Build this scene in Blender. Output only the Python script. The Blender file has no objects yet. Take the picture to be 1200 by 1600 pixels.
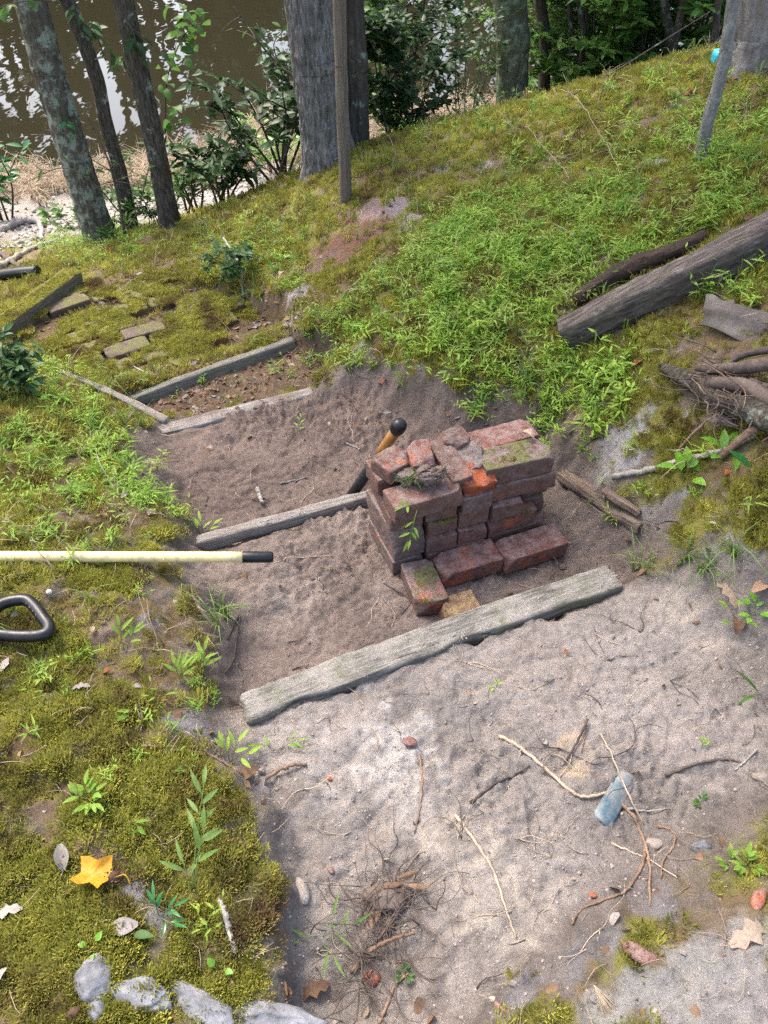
import bpy, bmesh, math, random
import numpy as np
from mathutils import Vector, Matrix, Euler, noise as mnoise

random.seed(7)
RNG = np.random.default_rng(7)
R = math.radians
SC = bpy.context.scene
COL = SC.collection

# ------------------------------------------------------------------ camera, sky, sun, exposure
CAM_Z, PITCH, FPX = 1.55, R(45.0), 1230.0
cam_data = bpy.data.cameras.new('camera')
cam_data.sensor_fit = 'VERTICAL'
cam_data.sensor_height = 36.0
cam_data.lens = 36.0 * FPX / 1600.0
cam_data.clip_start = 0.02
cam_data.clip_end = 600.0
cam = bpy.data.objects.new('camera', cam_data)
COL.objects.link(cam)
cam.location = (0, 0, CAM_Z)
cam.rotation_euler = (R(90) - PITCH, 0, 0)
SC.camera = cam

SUN_DIR = Vector((-0.42, 0.50, 1.0)).normalized()      # towards the sun: over the water, to the left
world = bpy.data.worlds.new('World')
SC.world = world
world.use_nodes = True
wn = world.node_tree
sky = wn.nodes.new('ShaderNodeTexSky')
sky.sky_type = 'NISHITA'
sky.sun_disc = False
sky.sun_elevation = math.asin(SUN_DIR.z)
sky.sun_rotation = math.atan2(SUN_DIR.x, SUN_DIR.y)
sky.air_density = 1.0
sky.dust_density = 5.0
sky.ozone_density = 0.0
bg = wn.nodes['Background']
bg.inputs['Strength'].default_value = 0.15
wn.links.new(sky.outputs[0], bg.inputs['Color'])

sun_data = bpy.data.lights.new('sun', 'SUN')
sun_data.energy = 1.5
sun_data.angle = R(18)
sun_data.color = (1.0, 0.96, 0.89)
sun = bpy.data.objects.new('sun', sun_data)
COL.objects.link(sun)
sun.rotation_euler = (-SUN_DIR).to_track_quat('-Z', 'Y').to_euler()

SC.view_settings.view_transform = 'Standard'
SC.view_settings.look = 'None'
SC.view_settings.exposure = 1.80
SC.view_settings.gamma = 1.0
SC.view_settings.use_curve_mapping = False
SC.render.engine = 'CYCLES'
SC.cycles.max_bounces = 6
SC.cycles.diffuse_bounces = 3
SC.cycles.glossy_bounces = 3
SC.cycles.transmission_bounces = 3
SC.cycles.transparent_max_bounces = 4
SC.cycles.caustics_reflective = False
SC.cycles.caustics_refractive = False
SC.cycles.use_denoising = False

# ------------------------------------------------------------------ numpy noise
def _hash(ix, iy, seed):
    h = (ix.astype(np.int64) * 374761393 + iy.astype(np.int64) * 668265263 + seed * 1442695041) & 0xffffffff
    h = ((h ^ (h >> 13)) * 1274126177) & 0xffffffff
    h = h ^ (h >> 16)
    return h.astype(np.float64) / 4294967295.0

def vnoise(x, y, seed=0, px=None):
    fx, fy = np.floor(x), np.floor(y)
    tx, ty = x - fx, y - fy
    tx = tx * tx * tx * (tx * (tx * 6 - 15) + 10)
    ty = ty * ty * ty * (ty * (ty * 6 - 15) + 10)
    x0, x1 = fx, fx + 1
    if px:
        x0, x1 = np.mod(x0, px), np.mod(x1, px)
    a, b = _hash(x0, fy, seed), _hash(x1, fy, seed)
    c, d = _hash(x0, fy + 1, seed), _hash(x1, fy + 1, seed)
    return (a * (1 - tx) + b * tx) * (1 - ty) + (c * (1 - tx) + d * tx) * ty * 1.0

def fbm(x, y, octv=4, seed=0, gain=0.5):
    s, a, n = 0.0, 1.0, 0.0
    for k in range(octv):
        ca, sa = math.cos(0.6 * k), math.sin(0.6 * k)
        s = s + a * vnoise((x * ca - y * sa) * 2 ** k + 17.3 * k, (x * sa + y * ca) * 2 ** k - 9.1 * k, seed + k)
        n += a
        a *= gain
    return s / n

def sstep(a, b, x):
    t = np.clip((x - a) / (b - a), 0, 1)
    return t * t * (3 - 2 * t)

# ------------------------------------------------------------------ pixel (of the 1200x1600 photograph) to place
CP, SP = math.cos(PITCH), math.sin(PITCH)
def ray(u, v):
    x, yu = (u - 600) / FPX, (800 - v) / FPX
    return np.array([x, CP + yu * SP, -SP + yu * CP])

def atz(u, v, z):
    d = ray(u, v)
    return np.array([0, 0, CAM_Z]) + d * ((z - CAM_Z) / d[2])

def aty(u, v, y):
    d = ray(u, v)
    return np.array([0, 0, CAM_Z]) + d * (y / d[1])

# ------------------------------------------------------------------ terrain height
CTRL = [
 (0,1600,.13),(250,1560,.12),(440,1590,.09),(430,1350,.06),(380,1180,.045),(200,1250,.12),(0,1250,.15),
 (330,1000,-.03),(150,1000,.08),(0,1000,.10),(290,880,-.02),(150,870,.04),(0,870,.06),(240,740,-.15),(100,740,-.05),
 (0,740,-.04),(60,640,-.10),(0,600,-.14),(150,620,-.20),(100,580,-.26),(0,480,-.44),(110,430,-.47),(60,420,-.58),
 (0,440,-.62),(250,410,-.44),(350,420,-.37),(420,450,-.31),(350,370,-.45),(260,365,-.55),(155,380,-.68),
 (460,500,-.25),(500,560,-.20),(560,580,-.17),(520,480,-.17),(470,400,-.25),(560,400,-.10),(545,320,-.12),
 (620,330,-.05),(600,480,-.05),(620,570,-.09),(660,630,-.09),(740,640,-.04),(700,520,.04),(700,400,.05),(700,280,.02),
 (530,255,-.15),(640,225,-.02),(800,175,.08),(850,300,.18),(850,450,.17),(860,600,.06),(880,700,-.01),(950,780,.0),
 (990,880,.02),(1060,940,.10),(1000,680,.15),(1000,560,.22),(1000,400,.28),(1000,250,.30),(950,140,.30),
 (1170,105,.48),(1100,240,.42),(1200,250,.50),(1200,400,.45),(1100,450,.35),(1200,550,.42),(1100,640,.28),
 (1200,700,.33),(1080,760,.18),(1200,850,.25),(1120,900,.15),(1200,1000,.16),(1170,1080,.08),(1210,1250,.05),
 (1130,1330,.05),(1000,1400,.04),(1200,1420,.10),(900,1500,.04),(1000,1580,.07),(1200,1590,.12),(750,1590,.03)]
CW = [atz(*c) for c in CTRL]
CW += [np.array(c, float) for c in [
 (.5,5.2,-.2),(.5,6.2,-.8),(-.3,5.2,-.45),(-.3,6.2,-1.0),(1.5,5.2,.05),(1.5,6.3,-.6),(2.5,5.3,.15),(3,6.5,-.4),
 (4,5,.3),(3,3,.6),(3,1,.35),(3,-1,.3),(0,-1,.10),(-3,-1,.2),(-3,1,.1),(-3,2.5,-.15),(-3,3.6,-.6),(-3.2,5,-1.0),
 (-2.6,6.1,-1.2),(-1,6.5,-1.15),(-1.5,5.2,-.85),(-.8,7.5,-1.28),(-3.5,7.3,-1.4),(-1,8.8,-1.4),(1,9.2,-1.4),
 (3,9.8,-1.4),(-5,6.8,-1.4),(-3,9,-1.9),(0,11,-2),(3,12,-2),(-5,5,-1.1),(-5,2,-.3),(5,8,-.7),(5,10.5,-1.4),(5,2,.6)]]
CW = np.array(CW)
def _phi(r2):
    return np.where(r2 > 1e-12, 0.5 * r2 * np.log(np.maximum(r2, 1e-12)), 0.0)
n_ = len(CW)
A_ = np.zeros((n_ + 3, n_ + 3))
d2_ = ((CW[:, None, :2] - CW[None, :, :2]) ** 2).sum(-1)
A_[:n_, :n_] = _phi(d2_) + np.eye(n_) * 0.012
A_[:n_, n_] = 1
A_[:n_, n_ + 1:] = CW[:, :2]
A_[n_:, :n_] = A_[:n_, n_:].T
TPS = np.linalg.solve(A_, np.concatenate([CW[:, 2], np.zeros(3)]))
WATER_Z = -1.42

def base_h(x, y):
    z = np.full(x.shape, 0.0)
    near = (np.abs(x) < 9) & (y > -6) & (y < 15)
    xn, yn = x[near], y[near]
    acc = TPS[n_] + TPS[n_ + 1] * xn + TPS[n_ + 2] * yn
    for i in range(n_):
        acc = acc + TPS[i] * _phi((xn - CW[i, 0]) ** 2 + (yn - CW[i, 1]) ** 2)
    z[near] = acc
    shore = 8.9 + 0.35 * np.clip(x, -5, 6)
    d = y - shore
    far = 0.45 - 1.87 * sstep(-6, 0, d) - 0.9 * sstep(0, 5, d) + 3.6 * sstep(36, 48, d) + 0.0 * x
    w = np.maximum(sstep(4.2, 8.0, np.abs(x)), np.maximum(sstep(10.5, 14.0, y), sstep(0.8, 4.5, -y)))
    return z * (1 - w) + far * w

def poly_sd(x, y, poly):
    """signed distance to a polygon, negative inside"""
    d = np.full(x.shape, 1e9)
    ins = np.zeros(x.shape, bool)
    m = len(poly)
    for i in range(m):
        ax, ay = poly[i]
        bx, by = poly[(i + 1) % m]
        ex, ey = bx - ax, by - ay
        wx, wy = x - ax, y - ay
        t = np.clip((wx * ex + wy * ey) / (ex * ex + ey * ey + 1e-12), 0, 1)
        d = np.minimum(d, (wx - ex * t) ** 2 + (wy - ey * t) ** 2)
        c = ((ay > y) != (by > y)) & (x < (bx - ax) * (y - ay) / (by - ay + 1e-12) + ax)
        ins ^= c
    d = np.sqrt(d)
    return np.where(ins, -d, d)

def pw(pts, z):
    return [tuple(atz(u, v, z)[:2]) for u, v in pts]

Z1, Z2, Z3, Z4, Z5 = 0.0, -0.13, -0.22, -0.30, -0.40
LANDS = [
 (Z5, pw([(190,628),(80,590),(-40,560),(-40,500),(40,480),(125,428),(250,425),(360,450),(440,500),(458,528)], Z5), .05),
 (Z4, pw([(232,672),(196,630),(455,535),(520,560),(545,585),(480,618)], Z4), .05),
 (Z3, pw([(330,890),(318,838),(262,785),(228,690),(300,655),(480,618),(560,598),(610,632),(670,672),(740,700),(830,740),(820,790),(580,820)], Z3), .08),
 (Z2, pw([(420,1150),(378,1090),(352,985),(305,905),(312,852),(580,776),(800,716),(880,770),(905,820),(965,884),(990,930),(700,1080)], Z2), .06),
 (Z1, pw([(382,1105),(402,1200),(442,1275),(458,1400),(470,1500),(482,1640),(700,1640),(770,1540),(880,1460),(990,1370),(1080,1300),
          (1215,1255),(1235,1130),(1160,1030),(1085,962),(978,902)], Z1), .05),
]
DENTS = [(590,1285,.055,.018),(700,1330,.05,-.008),(830,1300,.07,.010),(960,1330,.05,.008),(640,1120,.09,.006),(1080,1100,.10,-.010),
         (560,1420,.07,.014),(880,1190,.04,.010),(470,1240,.04,-.012),(460,1010,.09,.008),(520,900,.07,-.008),(400,920,.05,.010),
         (540,1560,.09,.030),(760,1130,.06,.008),(1120,1150,.08,-.012),(390,700,.10,.006),(480,720,.10,-.008)]
DENTS = [(*atz(u, v, 0)[:2], r, dz) for u, v, r, dz in DENTS]
RIDGE1 = [atz(u, v, 0)[:2] for u, v in [(1005,1205),(1060,1192),(1110,1185),(1150,1180)]]

def land_masks(x, y):
    """mask of each landing (paving, litter landing, third, second, near)"""
    wob = (fbm(x * 9, y * 9, 3, 5) - 0.5) * 0.11 + (fbm(x * 38, y * 38, 2, 15) - 0.5) * 0.016
    out = []
    for z, poly, w in LANDS:
        m = np.zeros(x.shape)
        px = [p[0] for p in poly]
        py = [p[1] for p in poly]
        box = (x > min(px) - .3) & (x < max(px) + .3) & (y > min(py) - .3) & (y < max(py) + .3)
        sd = poly_sd(x[box], y[box], poly) + wob[box] * (0.3 if z in (Z4, Z5) else 1)
        ww = w + .13 * (sstep(-.15, .2, x[box]) if z == Z3 else sstep(.25, .6, x[box])) + (.09 * sstep(-.15, -.35, x[box]) if z in (Z1, Z2, Z3) else 0)
        front = sstep(-.02, .05, 0.355 * (x[box] - .15) + 1.145 - y[box]) if z == Z1 else 0.0
        ww = ww * front + .03 * (1 - front) if z == Z1 else ww
        m[box] = sstep(ww * 0.6, -ww * 0.6, sd)
        out.append(m)
    return out

def land_sd(x, y):
    d = np.full(x.shape, 9.0)
    box = (np.abs(x) < 2) & (y < 3.2) & (y > -.5)
    d[box] = np.min([poly_sd(x[box], y[box], poly) for z, poly, w in LANDS if z in (Z1, Z2, Z3)], axis=0)
    return d

def ell(x, y, cx, cy, r):
    d = np.sqrt((x - cx) ** 2 + (y - cy) ** 2) + (fbm(x * 22, y * 22, 3, 77) - .5) * r * 1.3
    return sstep(r, r * .55, d)

def height(x, y, want=False):
    x = np.asarray(x, float)
    y = np.asarray(y, float)
    z = base_h(x, y)
    ms = land_masks(x, y)
    dirt = np.zeros(x.shape)
    for (zl, poly, w), m in zip(LANDS, ms):
        zz = zl
        if zl == Z1:
            zz = 0.0 + 0.02 * (x - .1) + 0.02 * (y - 1.0)
        if zl == Z5:
            zz = zl - 0.026
        z = z * (1 - m) + zz * m
        if zl in (Z1, Z2, Z3):
            dirt = np.maximum(dirt, m)
    near = sstep(9, 5, np.hypot(x, y - 2))
    # lumpy dirt / cushiony moss
    n1 = fbm(x * 6, y * 6, 3, 31) - .5
    n2 = fbm(x * 26, y * 26, 3, 41) - .5
    n3 = fbm(x * 95, y * 95, 2, 51) - .5
    rid = 1 - np.abs(fbm(x * 15 + 2 * n1, y * 15, 3, 61) * 2 - 1)
    n4 = fbm(x * 210, y * 210, 2, 57) - .5
    rough_ = .35 + 1.1 * sstep(.35, .65, fbm(x * 4, y * 4, 3, 71))
    clod = sstep(.52, .72, fbm(x * 2.6 + 7, y * 2.6, 3, 73))
    grv = 1 - np.abs(fbm(x * 3.2 + y * 2.0, y * 9 - x * 5.0, 3, 74) * 2 - 1)
    dd = n1 * .034 + (n2 * .010 + n3 * .006 + n4 * .003) * rough_ + clod * (n2 * .026 + n3 * .016 + n4 * .007) + sstep(.86, 1.0, rid) * -.006 - sstep(.90, 1.0, grv) * .006
    mo = n1 * .05 + n2 * .026 + n3 * .008
    z = z + near * (dirt * dd + (1 - dirt) * mo * (1 - .75 * ms[0]) * (1 - .5 * ms[1]))
    for cx, cy, r, dz in DENTS:
        z = z - dz * np.exp(-((x - cx) ** 2 + (y - cy) ** 2) / (r * r) * 1.6)
    if want:
        return z, ms, dirt, n1, n2, n3
    return z

def hgt(x, y):
    return float(height(np.array([x]), np.array([y]))[0])

_T = np.concatenate([np.arange(.6, 6, .008), np.arange(6, 30, .04)])
def at(u, v, lift=0.0):
    """the point of the ground seen at a pixel of the photograph"""
    d = ray(u, v)
    d = d / np.linalg.norm(d)
    P = np.array([0, 0, CAM_Z])[None] + _T[:, None] * d[None]
    h = height(P[:, 0], P[:, 1])
    k = np.nonzero(P[:, 2] < h)[0]
    k = int(k[0]) if len(k) else len(_T) - 1
    if k > 0:
        a, b = P[k - 1, 2] - h[k - 1], P[k, 2] - h[k]
        f = a / (a - b + 1e-12)
        p = P[k - 1] * (1 - f) + P[k] * f
    else:
        p = P[k]
    return Vector((p[0], p[1], p[2] + lift))

def on(x, y, lift=0.0):
    return Vector((x, y, hgt(x, y) + lift))

# ------------------------------------------------------------------ materials
def new_mat(name):
    m = bpy.data.materials.new(name)
    m.use_nodes = True
    nt = m.node_tree
    return m, nt, nt.nodes['Principled BSDF']

def nd(nt, kind, **kw):
    n = nt.nodes.new(kind)
    for k, v in kw.items():
        if k.startswith('i_'):
            key = k[2:]
            key = int(key) if key.isdigit() else key.replace('_', ' ')
            n.inputs[key].default_value = v
        else:
            setattr(n, k, v)
    return n

def ramp(nt, src, stops):
    r = nt.nodes.new('ShaderNodeValToRGB')
    els = r.color_ramp.elements
    while len(els) > 1:
        els.remove(els[-1])
    els[0].position = stops[0][0]
    c = stops[0][1]
    els[0].color = (*c, 1) if len(c) == 3 else c
    for p, c in stops[1:]:
        e = els.new(p)
        e.color = (*c, 1)
    nt.links.new(src, r.inputs[0])
    return r.outputs[0]

def mix(nt, fac, a, b, mode='MIX'):
    m = nt.nodes.new('ShaderNodeMix')
    m.data_type = 'RGBA'
    m.blend_type = mode
    for s, v in ((0, fac), (6, a), (7, b)):
        if isinstance(v, bpy.types.NodeSocket):
            nt.links.new(v, m.inputs[s])
        elif s == 0:
            m.inputs[0].default_value = v
        else:
            m.inputs[s].default_value = (*v, 1)
    return m.outputs[2]

def coords(nt, kind='Object', scale=(1, 1, 1)):
    t = nt.nodes.new('ShaderNodeTexCoord')
    mp = nt.nodes.new('ShaderNodeMapping')
    mp.inputs['Scale'].default_value = scale
    nt.links.new(t.outputs[kind], mp.inputs['Vector'])
    return mp.outputs[0]

def wpos(nt, scale=(1, 1, 1)):
    g = nt.nodes.new('ShaderNodeNewGeometry')
    mp = nt.nodes.new('ShaderNodeMapping')
    mp.inputs['Scale'].default_value = scale
    nt.links.new(g.outputs['Position'], mp.inputs['Vector'])
    return mp.outputs[0]

def tnoise(nt, vec, scale, detail=4, rough=.6, out='Fac'):
    n = nt.nodes.new('ShaderNodeTexNoise')
    n.inputs['Scale'].default_value = scale
    n.inputs['Detail'].default_value = detail
    n.inputs['Roughness'].default_value = rough
    nt.links.new(vec, n.inputs['Vector'])
    return n.outputs[out]

def bump(nt, bsdf, h, strength=.5, dist=.004):
    b = nt.nodes.new('ShaderNodeBump')
    b.inputs['Strength'].default_value = strength
    b.inputs['Distance'].default_value = dist
    nt.links.new(h, b.inputs['Height'])
    nt.links.new(b.outputs[0], bsdf.inputs['Normal'])

def up_mask(nt, lo, hi):
    g = nt.nodes.new('ShaderNodeNewGeometry')
    s = nt.nodes.new('ShaderNodeSeparateXYZ')
    nt.links.new(g.outputs['Normal'], s.inputs[0])
    m = nt.nodes.new('ShaderNodeMapRange')
    m.inputs['From Min'].default_value = lo
    m.inputs['From Max'].default_value = hi
    nt.links.new(s.outputs['Z'], m.inputs['Value'])
    return m.outputs[0]

def math_n(nt, op, a, b):
    m = nt.nodes.new('ShaderNodeMath')
    m.operation = op
    for i, v in enumerate((a, b)):
        if isinstance(v, bpy.types.NodeSocket):
            nt.links.new(v, m.inputs[i])
        else:
            m.inputs[i].default_value = v
    return m.outputs[0]

def rnd(nt):
    return nt.nodes.new('ShaderNodeObjectInfo').outputs['Random']

M = {}
# ground: colour of the soil, moss and sand comes with the vertices, fine grain from the nodes
m, nt, b = new_mat('ground')
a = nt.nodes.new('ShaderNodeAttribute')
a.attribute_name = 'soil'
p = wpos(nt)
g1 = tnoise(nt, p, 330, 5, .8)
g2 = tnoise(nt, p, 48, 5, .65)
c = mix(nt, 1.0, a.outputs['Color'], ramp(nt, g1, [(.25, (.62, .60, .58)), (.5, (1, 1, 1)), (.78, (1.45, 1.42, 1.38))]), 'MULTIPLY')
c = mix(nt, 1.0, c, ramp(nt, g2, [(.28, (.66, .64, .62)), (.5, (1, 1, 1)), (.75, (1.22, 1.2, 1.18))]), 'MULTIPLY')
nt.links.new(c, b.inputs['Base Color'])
b.inputs['Roughness'].default_value = .95
b.inputs['Specular IOR Level'].default_value = .15
hsum = math_n(nt, 'ADD', g1, math_n(nt, 'MULTIPLY', g2, 2.5))
bump(nt, b, hsum, .8, .0045)
M['ground'] = m

# muddy pond
m, nt, b = new_mat('pond_water')
p = wpos(nt, (1.0, .42, 1))
b.inputs['Base Color'].default_value = (.021, .0190, .0105, 1)
b.inputs['Roughness'].default_value = .012
b.inputs['IOR'].default_value = 1.333
w1 = tnoise(nt, p, 1.6, 3, .55)
w2 = tnoise(nt, p, 7.0, 2, .5)
bump(nt, b, math_n(nt, 'ADD', w1, math_n(nt, 'MULTIPLY', w2, .10)), .035, .16)
M['water'] = m

def leaf_mat(name, c0, c1, trans=.35, rough=.5, spec=.35, dead=None):
    m, nt, b = new_mat(name)
    f = rnd(nt)
    n = tnoise(nt, wpos(nt), 9, 2, .5)
    ff = math_n(nt, 'ADD', math_n(nt, 'MULTIPLY', f, .55), math_n(nt, 'MULTIPLY', n, .55))
    c = ramp(nt, ff, [(.15, c0), (.85, c1)])
    if dead:
        c = mix(nt, ramp(nt, tnoise(nt, wpos(nt), 5.5, 5, .65), [(.50, (0, 0, 0)), (.66, (1, 1, 1))]), c, dead)
    fine = tnoise(nt, wpos(nt), 160, 2, .6)
    c = mix(nt, .6, c, ramp(nt, fine, [(.3, (.7, .7, .7)), (.7, (1.25, 1.25, 1.2))]), 'MULTIPLY')
    nt.links.new(c, b.inputs['Base Color'])
    b.inputs['Roughness'].default_value = rough
    b.inputs['Specular IOR Level'].default_value = spec
    if trans > 0:
        t = nt.nodes.new('ShaderNodeBsdfTranslucent')
        nt.links.new(c, t.inputs['Color'])
        s = nt.nodes.new('ShaderNodeMixShader')
        s.inputs[0].default_value = trans
        nt.links.new(b.outputs[0], s.inputs[1])
        nt.links.new(t.outputs[0], s.inputs[2])
        nt.links.new(s.outputs[0], nt.nodes['Material Output'].inputs['Surface'])
    M[name] = m
    return m

leaf_mat('moss', (.185, .185, .034), (.50, .48, .105), .35, .9, .05, dead=(.17, .115, .055))
leaf_mat('stilt_grass', (.125, .270, .030), (.37, .53, .085), .45, .5, .25, dead=(.33, .38, .09))
leaf_mat('thin_grass', (.08, .17, .03), (.19, .28, .07), .35, .5, .3)
leaf_mat('straw', (.30, .235, .165), (.46, .375, .28), .25, .7, .1)
leaf_mat('dark_leaf', (.020, .052, .016), (.065, .140, .038), .25, .45, .28)
leaf_mat('mid_leaf', (.040, .105, .024), (.115, .235, .045), .45, .45, .3)
leaf_mat('bright_leaf', (.12, .32, .03), (.24, .46, .05), .40, .35, .45)
leaf_mat('glossy_leaf', (.025, .12, .030), (.05, .19, .045), .30, .22, .6)
leaf_mat('crown_leaf', (.030, .075, .018), (.07, .15, .03), .40, .45, .3)
leaf_mat('far_leaf', (.030, .045, .015), (.065, .075, .025), .2, .6, .2)
leaf_mat('leaf_brown', (.12, .068, .042), (.30, .19, .125), .15, .75, .15)
leaf_mat('leaf_tan', (.30, .22, .16), (.44, .34, .26), .2, .7, .2)
leaf_mat('leaf_grey', (.22, .19, .175), (.38, .34, .31), .15, .8, .15)
leaf_mat('leaf_red', (.19, .062, .03), (.30, .11, .055), .2, .65, .2)
leaf_mat('leaf_yellow', (.50, .23, .016), (.64, .33, .030), .3, .5, .3)
leaf_mat('leaf_pale_green', (.22, .33, .12), (.34, .45, .20), .3, .6, .2)

def solid_mat(name, stops, scale=12, stretch=(1, 1, 1), rough=.85, bstr=.5, bdist=.003, fine=120, spec=.25, kind='Object'):
    m, nt, b = new_mat(name)
    p = coords(nt, kind, stretch)
    n = tnoise(nt, p, scale, 6, .65)
    r = rnd(nt)
    sh = math_n(nt, 'ADD', n, math_n(nt, 'MULTIPLY', math_n(nt, 'SUBTRACT', r, .5), .16))
    c = ramp(nt, sh, stops)
    f = tnoise(nt, p, fine, 4, .7)
    c = mix(nt, .8, c, ramp(nt, f, [(.28, (.6, .6, .6)), (.5, (1, 1, 1)), (.75, (1.35, 1.33, 1.3))]), 'MULTIPLY')
    nt.links.new(c, b.inputs['Base Color'])
    b.inputs['Roughness'].default_value = rough
    b.inputs['Specular IOR Level'].default_value = spec
    bump(nt, b, math_n(nt, 'ADD', f, n), bstr, bdist)
    M[name] = m
    return m

solid_mat('crumb', [(.3, (.19, .155, .13)), (.7, (.40, .345, .30))], 8, fine=300)
solid_mat('damp_crumb', [(.3, (.10, .075, .06)), (.7, (.23, .175, .145))], 8, fine=300)
solid_mat('shell', [(.3, (.22, .20, .18)), (.7, (.46, .44, .41))], 8)
solid_mat('root_pale', [(.3, (.30, .22, .15)), (.7, (.52, .42, .31))], 20, (1, 1, 1), .8)
solid_mat('root_brown', [(.3, (.14, .085, .055)), (.7, (.30, .20, .14))], 20)
solid_mat('root_dark', [(.3, (.045, .034, .028)), (.7, (.15, .115, .095))], 20)
solid_mat('stick_grey', [(.3, (.17, .15, .13)), (.7, (.37, .345, .31))], 16, (1, 1, 1), .85)
solid_mat('stem', [(.3, (.045, .038, .028)), (.7, (.12, .10, .075))], 10)
solid_mat('stem_green', [(.3, (.09, .14, .04)), (.7, (.17, .24, .07))], 10)
solid_mat('stone', [(.25, (.075, .075, .078)), (.5, (.21, .21, .225)), (.75, (.33, .33, .35))], 14, rough=.9, bdist=.006, fine=70)
solid_mat('felt', [(.3, (.060, .050, .044)), (.55, (.115, .100, .090)), (.75, (.17, .155, .14))], 9, rough=.95, fine=200)
solid_mat('cone', [(.3, (.06, .035, .02)), (.7, (.17, .10, .06))], 25)
solid_mat('mushroom', [(.3, (.55, .50, .48)), (.7, (.75, .70, .68))], 25)
solid_mat('blue_plastic', [(.3, (.02, .42, .60)), (.7, (.06, .62, .80))], 6, rough=.4, spec=.5)
solid_mat('tool_yellow', [(.3, (.80, .62, .24)), (.55, (.88, .71, .33)), (.66, (.78, .63, .32)), (.74, (.50, .40, .23))], 14, (1, 1, 1), .32, .05, .001, 60, .5)
solid_mat('tool_wood', [(.3, (.30, .13, .03)), (.7, (.50, .25, .07))], 6, (12, 12, 1), .4, .1, .001, 40, .5)

def black_mat(name, rough, col=(.0045, .0045, .0055)):
    m, nt, b = new_mat(name)
    n = tnoise(nt, coords(nt), 60, 5, .7)
    nt.links.new(ramp(nt, n, [(.35, col), (.66, tuple(2 * q + .001 for q in col)), (.85, (.030, .028, .026))]), b.inputs['Base Color'])
    nt.links.new(ramp(nt, n, [(.3, (rough,) * 3), (.8, (rough + .35,) * 3)]), b.inputs['Roughness'])
    bump(nt, b, n, .15, .001)
    M[name] = m
black_mat('rubber', .26)
black_mat('steel_dark', .45, (.012, .013, .015))

# bricks: dark red, grey-brown film, bright worn spots, dusted tops, some moss
def brick_mat(name, red=(.165, .080, .061), dark=(.088, .054, .045), film=(.25, .205, .178), moss=0.0, orange=0.0, filmk=.5):
    m, nt, b = new_mat(name)
    p = coords(nt)
    r = rnd(nt)
    off = nt.nodes.new('ShaderNodeVectorMath')
    off.operation = 'ADD'
    nt.links.new(p, off.inputs[0])
    cmb = nt.nodes.new('ShaderNodeCombineXYZ')
    nt.links.new(math_n(nt, 'MULTIPLY', r, 31.0), cmb.inputs[0])
    nt.links.new(math_n(nt, 'MULTIPLY', r, 17.0), cmb.inputs[1])
    nt.links.new(cmb.outputs[0], off.inputs[1])
    p = off.outputs[0]
    n1 = tnoise(nt, p, 14, 5, .65)
    n2 = tnoise(nt, p, 42, 5, .7)
    n3 = tnoise(nt, p, 170, 3, .7)
    c = ramp(nt, n1, [(.30, dark), (.62, red)])
    c = mix(nt, ramp(nt, tnoise(nt, p, 9, 3, .6), [(.62 - orange * .18, (0, 0, 0)), (.70 - orange * .16, (1, 1, 1))]), c, (.36, .095, .040))
    up = up_mask(nt, .15, .95)
    lo = .50 - filmk * .22
    f1 = ramp(nt, n2, [(lo, (0, 0, 0)), (lo + .30, (1, 1, 1))])
    upf = math_n(nt, 'ADD', math_n(nt, 'MULTIPLY', up, .50), .42)
    c = mix(nt, math_n(nt, 'MULTIPLY', f1, upf), c, film)
    if moss:
        mm = math_n(nt, 'MULTIPLY', ramp(nt, tnoise(nt, p, 17, 4, .6), [(.56 - moss * .25, (0, 0, 0)), (.66 - moss * .2, (1, 1, 1))]), math_n(nt, 'ADD', math_n(nt, 'MULTIPLY', up, .8), .1))
        c = mix(nt, mm, c, (.135, .13, .05))
    c = mix(nt, .85, c, ramp(nt, n3, [(.28, (.55, .55, .55)), (.5, (1, 1, 1)), (.75, (1.45, 1.42, 1.4))]), 'MULTIPLY')
    nt.links.new(c, b.inputs['Base Color'])
    b.inputs['Roughness'].default_value = .92
    b.inputs['Specular IOR Level'].default_value = .2
    bump(nt, b, math_n(nt, 'ADD', math_n(nt, 'MULTIPLY', n2, 1.2), n3), .7, .004)
    M[name] = m
brick_mat('brick')
brick_mat('brick_grey', (.15, .085, .070), (.08, .054, .048), (.25, .21, .185), 0, 0, .95)
brick_mat('brick_red', (.185, .080, .062), (.12, .054, .044), (.29, .215, .19), 0, .3, .55)
brick_mat('brick_orange', (.42, .10, .035), (.17, .055, .036), (.22, .17, .145), 0, .9, .25)
brick_mat('brick_mossy', (.14, .058, .046), (.08, .042, .036), (.23, .19, .168), .45, .1, .9)
brick_mat('brick_paver', (.17, .085, .055), (.085, .055, .042), (.14, .12, .07), 1.25, 0, .6)
brick_mat('brick_bare_paver', (.125, .080, .064), (.075, .055, .046), (.16, .13, .11), .5, -1.5, .7)
brick_mat('brick_tan', (.19, .11, .07), (.11, .07, .048), (.36, .27, .14), 0, -1, .5)

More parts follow.
